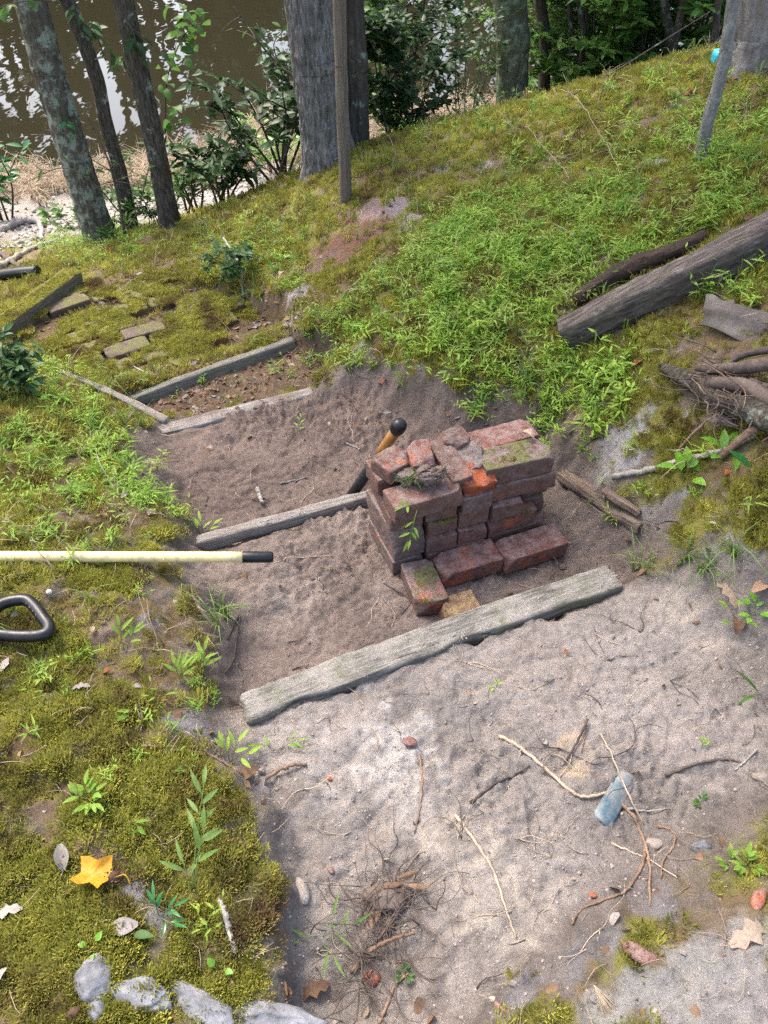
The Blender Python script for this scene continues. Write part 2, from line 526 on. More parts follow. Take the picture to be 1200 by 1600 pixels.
def wood_mat(name, stops, dusty=0.0, algae=0.0, moss=0.0, dust=(.40, .35, .31)):
    m, nt, b = new_mat(name)
    p = coords(nt, 'Object', (2.2, 26, 26))
    q = coords(nt)
    n = tnoise(nt, p, 4.0, 7, .7)
    c = ramp(nt, n, stops)
    crack = tnoise(nt, coords(nt, 'Object', (1.6, 60, 60)), 2.5, 3, .6)
    c = mix(nt, ramp(nt, crack, [(.30, (1, 1, 1)), (.37, (0, 0, 0))]), c, tuple(s * .35 for s in stops[0][1]))
    up = up_mask(nt, .3, .9)
    if algae:
        c = mix(nt, math_n(nt, 'MULTIPLY', ramp(nt, tnoise(nt, q, 9, 4, .6), [(.48, (0, 0, 0)), (.66, (1, 1, 1))]), algae), c, (.14, .145, .085))
    if dusty:
        d = ramp(nt, tnoise(nt, q, 8, 6, .7), [(.62 - .3 * dusty, (0, 0, 0)), (.72 - .2 * dusty, (1, 1, 1))])
        c = mix(nt, math_n(nt, 'MULTIPLY', d, math_n(nt, 'MULTIPLY', up, .85)), c, dust)
    if moss:
        d = ramp(nt, tnoise(nt, q, 11, 4, .6), [(.45 - .2 * moss, (0, 0, 0)), (.55 - .15 * moss, (1, 1, 1))])
        c = mix(nt, math_n(nt, 'MULTIPLY', d, up), c, (.13, .125, .025))
    f = tnoise(nt, q, 210, 3, .7)
    c = mix(nt, .8, c, ramp(nt, f, [(.28, (.65, .65, .65)), (.5, (1, 1, 1)), (.75, (1.3, 1.28, 1.25))]), 'MULTIPLY')
    nt.links.new(c, b.inputs['Base Color'])
    b.inputs['Roughness'].default_value = .9
    b.inputs['Specular IOR Level'].default_value = .2
    bump(nt, b, math_n(nt, 'ADD', math_n(nt, 'MULTIPLY', n, 2), f), .8, .004)
    M[name] = m
wood_mat('timber_pale', [(.32, (.050, .045, .037)), (.5, (.185, .170, .145)), (.68, (.36, .335, .30))], .55, .85, 0, (.31, .28, .25))
wood_mat('timber_white', [(.28, (.12, .105, .088)), (.5, (.28, .255, .225)), (.72, (.38, .35, .315))], .6, .2, 0, (.24, .20, .175))
wood_mat('timber_grey', [(.25, (.065, .06, .05)), (.5, (.17, .16, .135)), (.75, (.28, .265, .23))], .15, .5)
wood_mat('timber_buried', [(.25, (.14, .12, .10)), (.5, (.34, .31, .28)), (.75, (.50, .48, .45))], .85, .1, 0, (.17, .13, .11))
wood_mat('timber_mossy', [(.25, (.05, .042, .032)), (.5, (.15, .13, .10)), (.75, (.28, .25, .21))], 0, .3, 1.6)
wood_mat('timber_old', [(.30, (.030, .025, .022)), (.5, (.105, .085, .074)), (.70, (.235, .20, .18))], .12, .2, 0, (.27, .25, .225))
wood_mat('timber_rot', [(.25, (.018, .014, .012)), (.5, (.055, .038, .030)), (.75, (.13, .085, .065))], 0, .05)
wood_mat('board_brown', [(.25, (.060, .042, .033)), (.5, (.155, .115, .092)), (.75, (.26, .20, .165))], 0, .1)

def bark_mat(name, stops, lichen, lich_col=(.30, .34, .28), sc=(16, 16, 2.6), moss=0):
    m, nt, b = new_mat(name)
    p = coords(nt, 'Object', sc)
    q = coords(nt)
    n = tnoise(nt, p, 2.2, 8, .72)
    c = ramp(nt, n, stops)
    l = tnoise(nt, q, 11, 6, .7)
    c = mix(nt, ramp(nt, l, [(.66 - lichen * .2, (0, 0, 0)), (.73 - lichen * .2, (1, 1, 1))]), c, lich_col)
    if moss:
        c = mix(nt, ramp(nt, tnoise(nt, q, 6, 5, .6), [(.50, (0, 0, 0)), (.62, (moss,) * 3)]), c, (.075, .095, .035))
    f = tnoise(nt, q, 150, 3, .7)
    c = mix(nt, .8, c, ramp(nt, f, [(.28, (.6, .6, .6)), (.5, (1, 1, 1)), (.75, (1.35, 1.33, 1.3))]), 'MULTIPLY')
    nt.links.new(c, b.inputs['Base Color'])
    b.inputs['Roughness'].default_value = .93
    b.inputs['Specular IOR Level'].default_value = .15
    bump(nt, b, n, .9, .02)
    M[name] = m
bark_mat('bark_oak', [(.30, (.060, .055, .051)), (.5, (.205, .190, .178)), (.70, (.39, .37, .35))], .25, sc=(38, 38, 7))
bark_mat('bark_dark', [(.25, (.028, .024, .020)), (.5, (.080, .068, .056)), (.75, (.15, .13, .11))], .45, (.22, .27, .22))
bark_mat('bark_lichen', [(.25, (.050, .044, .036)), (.5, (.130, .118, .095)), (.75, (.21, .195, .16))], .85, (.31, .345, .28), sc=(34, 34, 9))
bark_mat('bark_thin', [(.30, (.028, .024, .019)), (.5, (.095, .082, .066)), (.70, (.20, .175, .145))], .45, sc=(38, 38, 9))
bark_mat('bark_green', [(.25, (.060, .062, .048)), (.5, (.145, .150, .115)), (.75, (.24, .245, .19))], .8, (.26, .33, .22), moss=.7)
bark_mat('bark_vine', [(.25, (.10, .075, .055)), (.5, (.21, .17, .135)), (.75, (.32, .27, .22))], 0, sc=(60, 60, 3))
bark_mat('bark_smooth', [(.25, (.11, .10, .095)), (.5, (.25, .24, .225)), (.75, (.40, .385, .36))], .55, (.40, .42, .38), sc=(20, 20, 6))
bark_mat('bark_pine', [(.25, (.09, .075, .068)), (.5, (.24, .215, .205)), (.75, (.40, .37, .36))], .1, sc=(12, 12, 4))

# glass-blue shard
m, nt, b = new_mat('blue_shard')
n = tnoise(nt, coords(nt), 24, 5, .65)
c = ramp(nt, n, [(.32, (.02, .07, .10)), (.42, (.07, .115, .14)), (.50, (.14, .155, .16)), (.57, (.20, .18, .16)), (.72, (.23, .21, .16))])
nt.links.new(c, b.inputs['Base Color'])
b.inputs['Roughness'].default_value = .45
bump(nt, b, n, .3, .003)
M['blue_shard'] = m

# ------------------------------------------------------------------ mesh helpers
def link(o, parent=None):
    COL.objects.link(o)
    if parent is not None:
        o.parent = parent
    return o

def tag(o, label=None, cat=None, group=None, kind=None):
    if label: o['label'] = label
    if cat: o['category'] = cat
    if group: o['group'] = group
    if kind: o['kind'] = kind
    return o

def empty(name, loc, label=None, cat=None, group=None, rz=0):
    o = bpy.data.objects.new(name, None)
    o.empty_display_size = .05
    o.location = loc
    o.rotation_euler = (0, 0, rz)
    link(o)
    return tag(o, label, cat, group)

def mesh_obj(name, V, Fc, mat, parent=None, loc=None, rot=None, smooth=True):
    me = bpy.data.meshes.new(name)
    me.from_pydata([tuple(v) for v in V], [], Fc)
    me.update()
    if smooth:
        me.polygons.foreach_set('use_smooth', [True] * len(me.polygons))
    me.materials.append(M[mat] if isinstance(mat, str) else mat)
    o = bpy.data.objects.new(name, me)
    link(o, parent)
    if loc is not None: o.location = loc
    if rot is not None: o.rotation_euler = rot
    return o

class MB:
    def __init__(s):
        s.v, s.f = [], []
    def add(s, V, Fc):
        k = len(s.v)
        s.v.extend([tuple(v) for v in V])
        s.f.extend([tuple(i + k for i in f) for f in Fc])
        return s
    def obj(s, name, mat, parent=None, **kw):
        return mesh_obj(name, s.v, s.f, mat, parent, **kw)

def spline(pts, n):
    """Catmull-Rom through pts, n samples"""
    P = np.array([list(p) for p in pts], float)
    if len(P) == 2:
        t = np.linspace(0, 1, n)[:, None]
        return P[0] * (1 - t) + P[1] * t
    Q = np.vstack([2 * P[0] - P[1], P, 2 * P[-1] - P[-2]])
    out = []
    m = len(P) - 1
    for s in np.linspace(0, m - 1e-9, n):
        i = int(s)
        t = s - i
        a, b_, c_, d_ = Q[i], Q[i + 1], Q[i + 2], Q[i + 3]
        out.append(.5 * ((2 * b_) + (-a + c_) * t + (2 * a - 5 * b_ + 4 * c_ - d_) * t * t + (-a + 3 * b_ - 3 * c_ + d_) * t ** 3))
    return np.array(out)

def tube(pts, radii, seg=7, disp=None):
    P = np.array([list(p) for p in pts], float)
    n = len(P)
    rr = np.array(radii, float) if np.ndim(radii) else np.full(n, float(radii))
    T = np.gradient(P, axis=0)
    T /= np.linalg.norm(T, axis=1)[:, None] + 1e-12
    ref = np.array([0, 0, 1.0]) if abs(T[0][2]) < .9 else np.array([1.0, 0, 0])
    u = np.cross(T[0], ref)
    u /= np.linalg.norm(u)
    V, Fc = [], []
    ang = np.arange(seg) * 2 * math.pi / seg
    for i in range(n):
        u = u - T[i] * (u @ T[i])
        u /= np.linalg.norm(u) + 1e-12
        w = np.cross(T[i], u)
        r = rr[i] * (1 if disp is None else (1 + disp[i]))
        V.append(P[i] + (np.cos(ang) * r)[:, None] * u + (np.sin(ang) * r)[:, None] * w)
    V = np.concatenate(V)
    for i in range(n - 1):
        for j in range(seg):
            k = (j + 1) % seg
            Fc.append((i * seg + j, i * seg + k, (i + 1) * seg + k, (i + 1) * seg + j))
    V = list(map(tuple, V))
    V.append(tuple(P[0])); V.append(tuple(P[-1]))
    c0, c1 = n * seg, n * seg + 1
    for j in range(seg):
        k = (j + 1) % seg
        Fc.append((c0, k, j))
        Fc.append((c1, (n - 1) * seg + j, (n - 1) * seg + k))
    return V, Fc

def rounded_box(L, W, H, rad, n=(10, 5, 4), rough=.0015, seed=0, chips=0, freq=40, lip=0.0):
    """a worn block: grid faces pulled to a rounded box, then pitted; chips knock corners off"""
    bm = bmesh.new()
    nx, ny, nz = n
    vmap = {}
    def lines(S, m):
        r = min(rad, S * .3)
        return [-S / 2, -S / 2 + r * .35] + [(-S / 2 + r) + (S - 2 * r) * q / (m - 4) for q in range(m - 3)] + [S / 2 - r * .35, S / 2]
    nx, ny, nz = nx + 4, ny + 4, nz + 4
    lx_, ly_, lz_ = lines(L, nx), lines(W, ny), lines(H, nz)
    def vert(i, j, k):
        key = (i, j, k)
        if key not in vmap:
            vmap[key] = bm.verts.new((lx_[i], ly_[j], lz_[k]))
        return vmap[key]
    for i in range(nx):
        for j in range(ny):
            bm.faces.new((vert(i, j, 0), vert(i, j + 1, 0), vert(i + 1, j + 1, 0), vert(i + 1, j, 0)))
            bm.faces.new((vert(i, j, nz), vert(i + 1, j, nz), vert(i + 1, j + 1, nz), vert(i, j + 1, nz)))
    for i in range(nx):
        for k in range(nz):
            bm.faces.new((vert(i, 0, k), vert(i + 1, 0, k), vert(i + 1, 0, k + 1), vert(i, 0, k + 1)))
            bm.faces.new((vert(i, ny, k), vert(i, ny, k + 1), vert(i + 1, ny, k + 1), vert(i + 1, ny, k)))
    for j in range(ny):
        for k in range(nz):
            bm.faces.new((vert(0, j, k), vert(0, j, k + 1), vert(0, j + 1, k + 1), vert(0, j + 1, k)))
            bm.faces.new((vert(nx, j, k), vert(nx, j + 1, k), vert(nx, j + 1, k + 1), vert(nx, j, k + 1)))
    rg = random.Random(seed)
    planes = []
    for _ in range(chips):
        nrm = Vector((rg.choice((-1, 1)) * rg.uniform(.5, 1), rg.choice((-1, 1)) * rg.uniform(.4, 1), rg.uniform(.2, 1))).normalized()
        d = (abs(nrm.x) * L + abs(nrm.y) * W + abs(nrm.z) * H) / 2
        planes.append((nrm, d - rg.uniform(.008, .022)))
    so = Vector((seed * 3.17, seed * 1.71, seed * .77))
    for v in bm.verts:
        co = v.co
        inner = Vector((max(-L/2+rad, min(L/2-rad, co.x)), max(-W/2+rad, min(W/2-rad, co.y)), max(-H/2+rad, min(H/2-rad, co.z))))
        d = co - inner
        if d.length > 1e-9:
            co = inner + d.normalized() * rad if d.length > rad or True else co
        for nrm, dd in planes:
            e = co.dot(nrm) - dd
            if e > 0:
                co = co - nrm * (e * .92)
        nv = mnoise.noise_vector(co * freq + so)
        nv2 = mnoise.noise_vector(co * freq * .28 + so)
        nv3 = mnoise.noise_vector(co * freq * 2.7 + so)
        v.co = co + nv * rough + nv2 * rough * .7 + nv3 * rough * .7
    bm.normal_update()
    V = [tuple(v.co) for v in bm.verts]
    bm.verts.index_update()
    Fc = [tuple(v.index for v in f.verts) for f in bm.faces]
    bm.free()
    return V, Fc

def lump(rx, ry, rz, seed, sub=2, rough=.25, cuts=5, freq=1.6):
    """an angular broken piece or stone"""
    bm = bmesh.new()
    bmesh.ops.create_icosphere(bm, subdivisions=sub, radius=1)
    rg = random.Random(seed)
    pl = [(Vector((rg.uniform(-1, 1), rg.uniform(-1, 1), rg.uniform(-1, 1))).normalized(), rg.uniform(.55, .85)) for _ in range(cuts)]
    so = Vector((seed * 1.3, seed * 2.1, seed * .7))
    for v in bm.verts:
        co = v.co.copy()
        for nrm, d in pl:
            e = co.dot(nrm) - d
            if e > 0:
                co -= nrm * e
        co += mnoise.noise_vector(co * freq + so) * rough + mnoise.noise_vector(co * freq * 3 + so) * rough * .45 + mnoise.noise_vector(co * freq * 8 + so) * rough * .22
        v.co = (co.x * rx, co.y * ry, co.z * rz)
    V = [tuple(v.co) for v in bm.verts]
    Fc = [tuple(v.index for v in f.verts) for f in bm.faces]
    bm.free()
    return V, Fc

def leaf_shape(L, W, n=4, fold=.18, curl=.15, peak=.4, pet=0.0):
    """a leaf along +x with its midrib sunk: returns verts, faces"""
    V, Fc = [], []
    for i in range(n + 1):
        t = i / n
        w = W * .5 * (math.sin(math.pi * min(1, t ** (math.log(.5) / math.log(peak)))) ** .85 if 0 < t < 1 else .02)
        x = pet + L * t
        z = -curl * L * t * t
        V += [(x, -w, z + fold * w), (x, 0, z), (x, w, z + fold * w)]
    for i in range(n):
        a = i * 3
        Fc += [(a, a + 3, a + 4, a + 1), (a + 1, a + 4, a + 5, a + 2)]
    return V, Fc

def frame(d, up=(0, 0, 1), roll=0.0):
    x = Vector(d).normalized()
    u = Vector(up)
    y = u.cross(x)
    if y.length < 1e-4:
        y = Vector((0, 1, 0))
    y.normalize()
    z = x.cross(y)
    mt = Matrix((x, y, z)).transposed()
    return mt @ Matrix.Rotation(roll, 3, 'X')

def put(mb, shape, loc, mt, s=1.0):
    A = np.array(shape[0]) * s
    B = A @ np.array(mt).T + np.array(loc)
    mb.add(B, shape[1])

# ------------------------------------------------------------------ ground sheet
def axis_steps(fine_half, step, grow, far):
    xs = [0.0]
    while xs[-1] < fine_half:
        xs.append(xs[-1] + step)
    s = step
    while xs[-1] < far:
        s *= grow
        xs.append(xs[-1] + s)
    return np.array(xs)

xr = axis_steps(1.05, .0066, 1.026, 160)
xs = np.concatenate([-xr[:0:-1], xr])
yr = .15 + axis_steps(1.75, .0066, 1.018, 220)
yb = .15 - axis_steps(.0, .010, 1.16, 60)[1:]
ys = np.concatenate([yb[::-1], yr])
GX, GY = np.meshgrid(xs, ys)
gx, gy = GX.ravel(), GY.ravel()
gz, msk, dirt, n1, n2, n3 = height(gx, gy, True)

BARE = [  # pixel, radius in metres, colour
 (565,350,.22,(.155,.082,.062)),(535,385,.20,(.13,.072,.050)),(500,420,.10,(.15,.10,.08)),(620,320,.10,(.26,.21,.21)),(640,345,.08,(.30,.25,.25)),
 (580,325,.10,(.22,.16,.15)),(720,335,.06,(.28,.25,.25)),(1040,252,.06,(.30,.29,.30)),(690,265,.04,(.22,.20,.19)),(760,255,.04,(.24,.22,.21)),
 (470,455,.08,(.26,.23,.22)),(460,500,.05,(.20,.17,.16)),(960,710,.09,(.27,.26,.26)),(990,720,.05,(.24,.23,.23)),(900,660,.07,(.16,.10,.07)),
 (740,635,.06,(.13,.115,.115)),(770,650,.06,(.11,.095,.095)),(690,640,.07,(.20,.18,.19)),(650,625,.05,(.18,.16,.16)),(660,580,.04,(.24,.22,.22)),(560,560,.05,(.27,.25,.24)),
 (1050,950,.06,(.17,.16,.165)),(1110,950,.07,(.20,.19,.20)),(1100,990,.07,(.13,.12,.12)),(1140,1010,.08,(.16,.15,.15)),(1170,1030,.08,(.17,.16,.165)),(1190,1080,.07,(.17,.16,.16)),
 (1195,1000,.05,(.24,.235,.24)),(1150,900,.06,(.27,.26,.27)),(1190,880,.06,(.25,.24,.25)),(1120,870,.05,(.24,.23,.23)),(1020,810,.06,(.24,.23,.235)),(960,850,.05,(.22,.20,.19)),(900,840,.09,(.17,.145,.125)),
 (920,880,.06,(.18,.15,.13)),(930,1460,.07,(.165,.155,.16)),(860,1500,.08,(.15,.14,.145)),(800,1520,.08,(.16,.15,.155)),(740,1560,.09,(.17,.16,.165)),(660,1580,.09,(.15,.14,.145)),
 (560,1580,.08,(.10,.09,.09)),(1010,1410,.05,(.16,.15,.155)),(1150,1530,.07,(.25,.235,.225)),(1080,1560,.08,(.24,.225,.215)),(1000,1550,.06,(.22,.21,.205)),(1170,1590,.07,(.24,.22,.21)),
 (1110,1500,.05,(.22,.21,.20)),(940,1595,.06,(.24,.23,.22)),(1180,1470,.05,(.24,.225,.22)),(220,1400,.035,(.22,.21,.22)),(250,1430,.03,(.20,.19,.19)),(60,1260,.03,(.12,.085,.06)),
 (330,960,.035,(.23,.21,.21)),(235,965,.03,(.22,.20,.20)),(165,980,.03,(.17,.13,.10)),(330,1150,.04,(.14,.13,.13)),(300,1130,.05,(.20,.19,.20)),(350,1170,.05,(.15,.14,.14)),(410,1240,.05,(.15,.13,.12)),
 (430,1290,.05,(.14,.12,.10)),(470,1560,.05,(.10,.09,.085)),(40,1160,.05,(.11,.07,.04)),(300,980,.03,(.15,.11,.08)),(190,800,.03,(.14,.10,.07)),(120,660,.05,(.09,.06,.045)),
 (300,560,.16,(.12,.075,.055)),(380,530,.13,(.13,.08,.06)),(320,600,.10,(.12,.08,.06)),(220,450,.10,(.13,.085,.06)),(300,470,.12,(.10,.07,.05)),(40,400,.20,(.17,.12,.08)),(90,450,.08,(.12,.08,.06)),
 (430,600,.06,(.20,.17,.16)),(350,640,.05,(.22,.20,.19)),(860,255,.05,(.15,.11,.07)),(1110,120,.05,(.14,.10,.07)),(880,290,.06,(.13,.09,.05)),(700,215,.05,(.15,.12,.10)),(1050,175,.06,(.12,.10,.07)),
]
BARE = [(*at(u, v)[:2], r, c) for u, v, r, c in BARE]

def bare_mask(x, y):
    m = np.zeros(x.shape)
    for cx, cy, r, c in BARE:
        sel = (np.abs(x - cx) < r * 1.8) & (np.abs(y - cy) < r * 1.8)
        if sel.any():
            m[sel] = np.maximum(m[sel], ell(x[sel], y[sel], cx, cy, r))
    return m

soil = np.zeros((len(gx), 3))
big = fbm(gx * 2.3, gy * 2.3, 4, 91)
mid = fbm(gx * 11, gy * 11, 4, 92)
def lay(col, w):
    global soil
    col = np.asarray(col, float)
    if col.ndim == 1:
        col = col[None]
    soil = soil * (1 - w[:, None]) + col * w[:, None]
lay((.070, .055, .034), np.ones(len(gx)))
mossy = np.array([.150, .140, .034])[None] * (.75 + .5 * mid[:, None])
lay(mossy, sstep(7.5, 6.2, np.hypot(gx - .3, gy - 1)))
lay((.135, .092, .055), sstep(.50, .60, fbm(gx * 7, gy * 7, 4, 93)) * .85 * sstep(7, 6, gy))
lay((.15, .12, .095), sstep(.58, .68, fbm(gx * 24, gy * 24, 3, 94)) * .8 * sstep(7, 6, gy))
for cx, cy, r, c in BARE:
    sel = (np.abs(gx - cx) < r * 1.8) & (np.abs(gy - cy) < r * 1.8)
    w = np.zeros(len(gx))
    w[sel] = ell(gx[sel], gy[sel], cx, cy, r)
    lay(c, w * .92)
lay(np.array([.140, .115, .098])[None] * (.6 + .8 * mid[:, None]), sstep(.10, .0, land_sd(gx, gy) + (fbm(gx * 16, gy * 16, 3, 96) - .5) * .26) * .9)
# shore: shell sand, straw band, silt under water
shore_d = gz - WATER_Z
sandm = sstep(.62, .38, shore_d + (mid - .5) * .3) * sstep(5.0, 5.6, gy) * (gy < 12) * sstep(2.0, .2, gx)
lay(np.array([.27, .245, .22])[None] * (.75 + .5 * mid[:, None]), sandm)
lay((.33, .27, .20), sstep(.17, .10, shore_d) * (gy > 5) * (gy < 14))
lay((.16, .12, .07), sstep(.02, -.05, shore_d) * (gy > 5))
lay((.10, .14, .04), (gy < 14) * sstep(2.2, 3.2, gx) * sstep(5.6, 6.4, gy) * sstep(.1, .2, shore_d))
# landings
edge = np.max([4 * q * (1 - q) for q in msk[1:]], axis=0)
lay(np.array([.105, .088, .080])[None] * (.6 + .8 * mid[:, None]), edge)
lay(np.array([.115, .082, .048])[None] * (.6 + .8 * mid[:, None]), msk[0] * .9)
lay(np.array([.125, .085, .055])[None] * (.6 + .8 * mid[:, None]), msk[1])
lay(np.array([.158, .119, .101])[None] * (.75 + .5 * mid[:, None]), msk[2])
bigv = (.62 + .70 * fbm(gx * 4.2, gy * 4.2, 4, 95))[:, None]
d2 = np.array([.192, .152, .131])[None] * (.8 + .4 * mid[:, None]) * bigv
lay(d2, msk[3])
bigv = (.66 + .62 * fbm(gx * 4.2, gy * 4.2, 4, 95))[:, None]
d1 = np.array([.258, .226, .203])[None] * (.85 + .30 * mid[:, None]) * bigv
lay(d1, msk[4])
# paler soil patches and damp places with their own outlines
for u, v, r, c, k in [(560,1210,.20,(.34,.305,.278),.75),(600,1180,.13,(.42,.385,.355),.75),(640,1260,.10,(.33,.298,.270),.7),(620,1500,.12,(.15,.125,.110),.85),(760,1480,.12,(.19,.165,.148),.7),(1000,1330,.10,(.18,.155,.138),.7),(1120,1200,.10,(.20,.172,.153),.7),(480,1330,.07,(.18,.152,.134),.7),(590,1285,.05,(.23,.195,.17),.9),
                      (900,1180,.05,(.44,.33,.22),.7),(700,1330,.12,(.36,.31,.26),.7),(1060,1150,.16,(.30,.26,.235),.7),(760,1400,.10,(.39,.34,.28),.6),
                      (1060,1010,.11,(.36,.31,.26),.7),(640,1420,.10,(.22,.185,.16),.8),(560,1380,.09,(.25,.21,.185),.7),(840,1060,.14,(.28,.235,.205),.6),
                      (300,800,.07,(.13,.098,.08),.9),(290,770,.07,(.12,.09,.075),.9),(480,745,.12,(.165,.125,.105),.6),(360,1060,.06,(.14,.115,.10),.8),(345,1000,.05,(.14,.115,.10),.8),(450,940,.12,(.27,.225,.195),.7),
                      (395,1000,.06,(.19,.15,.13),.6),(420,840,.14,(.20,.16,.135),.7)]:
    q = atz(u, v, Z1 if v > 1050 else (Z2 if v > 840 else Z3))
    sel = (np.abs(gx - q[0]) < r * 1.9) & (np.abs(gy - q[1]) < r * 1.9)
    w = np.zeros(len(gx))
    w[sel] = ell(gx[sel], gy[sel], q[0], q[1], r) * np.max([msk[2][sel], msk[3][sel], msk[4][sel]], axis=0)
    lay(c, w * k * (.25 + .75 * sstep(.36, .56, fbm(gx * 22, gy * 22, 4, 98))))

nx_, ny_ = len(xs), len(ys)
ii = np.arange(ny_ - 1)[:, None] * nx_ + np.arange(nx_ - 1)[None]
quads = np.stack([ii, ii + 1, ii + nx_ + 1, ii + nx_], -1).reshape(-1, 4)
me = bpy.data.meshes.new('ground')
me.vertices.add(len(gx))
me.vertices.foreach_set('co', np.stack([gx, gy, gz], -1).ravel())
me.loops.add(quads.size)
me.loops.foreach_set('vertex_index', quads.ravel())
me.polygons.add(len(quads))
me.polygons.foreach_set('loop_start', np.arange(0, quads.size, 4))
me.polygons.foreach_set('loop_total', np.full(len(quads), 4))
me.polygons.foreach_set('use_smooth', np.ones(len(quads), bool))
me.update(calc_edges=True)
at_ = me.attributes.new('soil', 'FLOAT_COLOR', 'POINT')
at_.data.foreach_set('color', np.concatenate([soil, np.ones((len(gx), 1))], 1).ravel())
me.materials.append(M['ground'])
ground = link(bpy.data.objects.new('ground', me))
tag(ground, 'mossy sloping bank with dug earth steps running down to the pond', kind='structure')

# ------------------------------------------------------------------ pond
wv = [(-160, 4.5, WATER_Z), (160, 4.5, WATER_Z), (160, 60, WATER_Z), (-160, 60, WATER_Z)]
pond = mesh_obj('pond_water', wv, [(0, 1, 2, 3)], 'water')
tag(pond, 'still brown muddy pond water reflecting trees', kind='structure')

# ------------------------------------------------------------------ instanced ground cover ("stuff")
def proto_collection(name, shapes, mat, smooth=True):
    col = bpy.data.collections.new(name)
    for i, (V, Fc) in enumerate(shapes):
        me = bpy.data.meshes.new('%s_%02d' % (name, i))
        me.from_pydata([tuple(v) for v in V], [], Fc)
        me.update()
        me.polygons.foreach_set('use_smooth', [smooth] * len(me.polygons))
        me.materials.append(M[mat])
        col.objects.link(bpy.data.objects.new('%s_%02d' % (name, i), me))
    return col

def scatter(name, P, rot, scl, idx, col, label, cat, parent=None):
    me = bpy.data.meshes.new(name)
    n = len(P)
    me.vertices.add(n)
    me.vertices.foreach_set('co', np.asarray(P, np.float32).ravel())
    for nm, ty, arr in (('rot', 'FLOAT_VECTOR', rot), ('scl', 'FLOAT', scl), ('pick', 'INT', idx)):
        a = me.attributes.new(nm, ty, 'POINT')
        a.data.foreach_set('vector' if ty == 'FLOAT_VECTOR' else 'value', np.asarray(arr, np.int32 if ty == 'INT' else np.float32).ravel())
    o = link(bpy.data.objects.new(name, me), parent)
    ng = bpy.data.node_groups.new(name, 'GeometryNodeTree')
    ng.interface.new_socket('Geometry', in_out='INPUT', socket_type='NodeSocketGeometry')
    ng.interface.new_socket('Geometry', in_out='OUTPUT', socket_type='NodeSocketGeometry')
    gi, go = ng.nodes.new('NodeGroupInput'), ng.nodes.new('NodeGroupOutput')
    iop = ng.nodes.new('GeometryNodeInstanceOnPoints')
    ci = ng.nodes.new('GeometryNodeCollectionInfo')
    ci.inputs['Collection'].default_value = col
    ci.inputs['Separate Children'].default_value = True
    ci.inputs['Reset Children'].default_value = True
    iop.inputs['Pick Instance'].default_value = True
    def attr(nm, ty):
        a = ng.nodes.new('GeometryNodeInputNamedAttribute')
        a.data_type = ty
        a.inputs['Name'].default_value = nm
        return [s for s in a.outputs if s.enabled and s.name == 'Attribute'][0]
    e2r = ng.nodes.new('FunctionNodeEulerToRotation')
    L = ng.links
    L.new(gi.outputs[0], iop.inputs['Points'])
    L.new(ci.outputs[0], iop.inputs['Instance'])
    L.new(attr('pick', 'INT'), iop.inputs['Instance Index'])
    L.new(attr('rot', 'FLOAT_VECTOR'), e2r.inputs[0])
    L.new(e2r.outputs[0], iop.inputs['Rotation'])
    L.new(attr('scl', 'FLOAT'), iop.inputs['Scale'])
    L.new(iop.outputs[0], go.inputs[0])
    md = o.modifiers.new('scatter', 'NODES')
    md.node_group = ng
    return tag(o, label, cat, kind='stuff')

def sample(n, x0=-3.2, x1=3.4, y0=.05, y1=7.0):
    """random places in front, thinning with distance like the size of what stands there"""
    y = y0 + (y1 - y0) * RNG.random(n)
    half = .75 + .62 * np.hypot(y, 1.4)
    x = (RNG.random(n) * 2 - 1) * half
    return x, y

def rz(n, tilt=.25):
    return np.stack([RNG.normal(0, tilt, n), RNG.normal(0, tilt, n), RNG.random(n) * 6.283], -1)

# moss
def moss_clump(seed, nb=84, rad=.017, h=.0072):
    rg = random.Random(seed)
    V, Fc = [], []
    for _ in range(nb):
        a, r = rg.random() * 6.283, rad * math.sqrt(rg.random())
        bx, by = r * math.cos(a), r * math.sin(a)
        hh = h * rg.uniform(.5, 1.25)
        lean = rg.uniform(.1, 1.1)
        la = a + rg.uniform(-.9, .9)
        tx, ty = bx + math.cos(la) * hh * lean, by + math.sin(la) * hh * lean
        w = rg.uniform(.0006, .0011)
        px, py = -math.sin(la) * w, math.cos(la) * w
        mx, my, mz = bx * .45 + tx * .55, by * .45 + ty * .55, hh * .62
        k = len(V)
        V += [(bx - px * .6, by - py * .6, -.003), (bx + px * .6, by + py * .6, -.003), (mx - px, my - py, mz), (mx + px, my + py, mz), (tx, ty, hh)]
        Fc += [(k, k + 1, k + 3, k + 2), (k + 2, k + 3, k + 4)]
    return V, Fc
moss_col = proto_collection('moss_tuft', [moss_clump(s) for s in range(5)], 'moss')
x, y = sample(330000, y1=6.6)
z, ms_, dirt_, a1, a2, a3 = height(x, y, True)
dist = np.sqrt(x * x + y * y + (z - CAM_Z) ** 2)
cover = (1 - sstep(.02, .25, np.maximum(dirt_, ms_[1] * .8))) * (1 - .96 * bare_mask(x, y)) * (1 - ms_[0] * (.35 + .6 * sstep(.45, .55, fbm(x * 5, y * 5, 3, 97)))) * (1 - .80 * sstep(.15, .40, x) * sstep(.85, .6, y))
thin = (sstep(.57, .47, fbm(x * 7, y * 7, 4, 93)) * .85 + .15) * (sstep(.66, .52, fbm(x * 24, y * 24, 3, 94)) * .8 + .2)
thin = np.maximum(thin, .7 * sstep(1.7, 2.2, y))
torn = sstep(.02, .13, land_sd(x, y) + (fbm(x * 16, y * 16, 3, 96) - .5) * .30) * .95 + .05
pr = np.minimum(1, (1.35 / dist) ** 2.0) * cover * thin * torn * (z > WATER_Z + .75)
keep = RNG.random(len(x)) < pr
x, y, z, dist = x[keep], y[keep], z[keep], dist[keep]
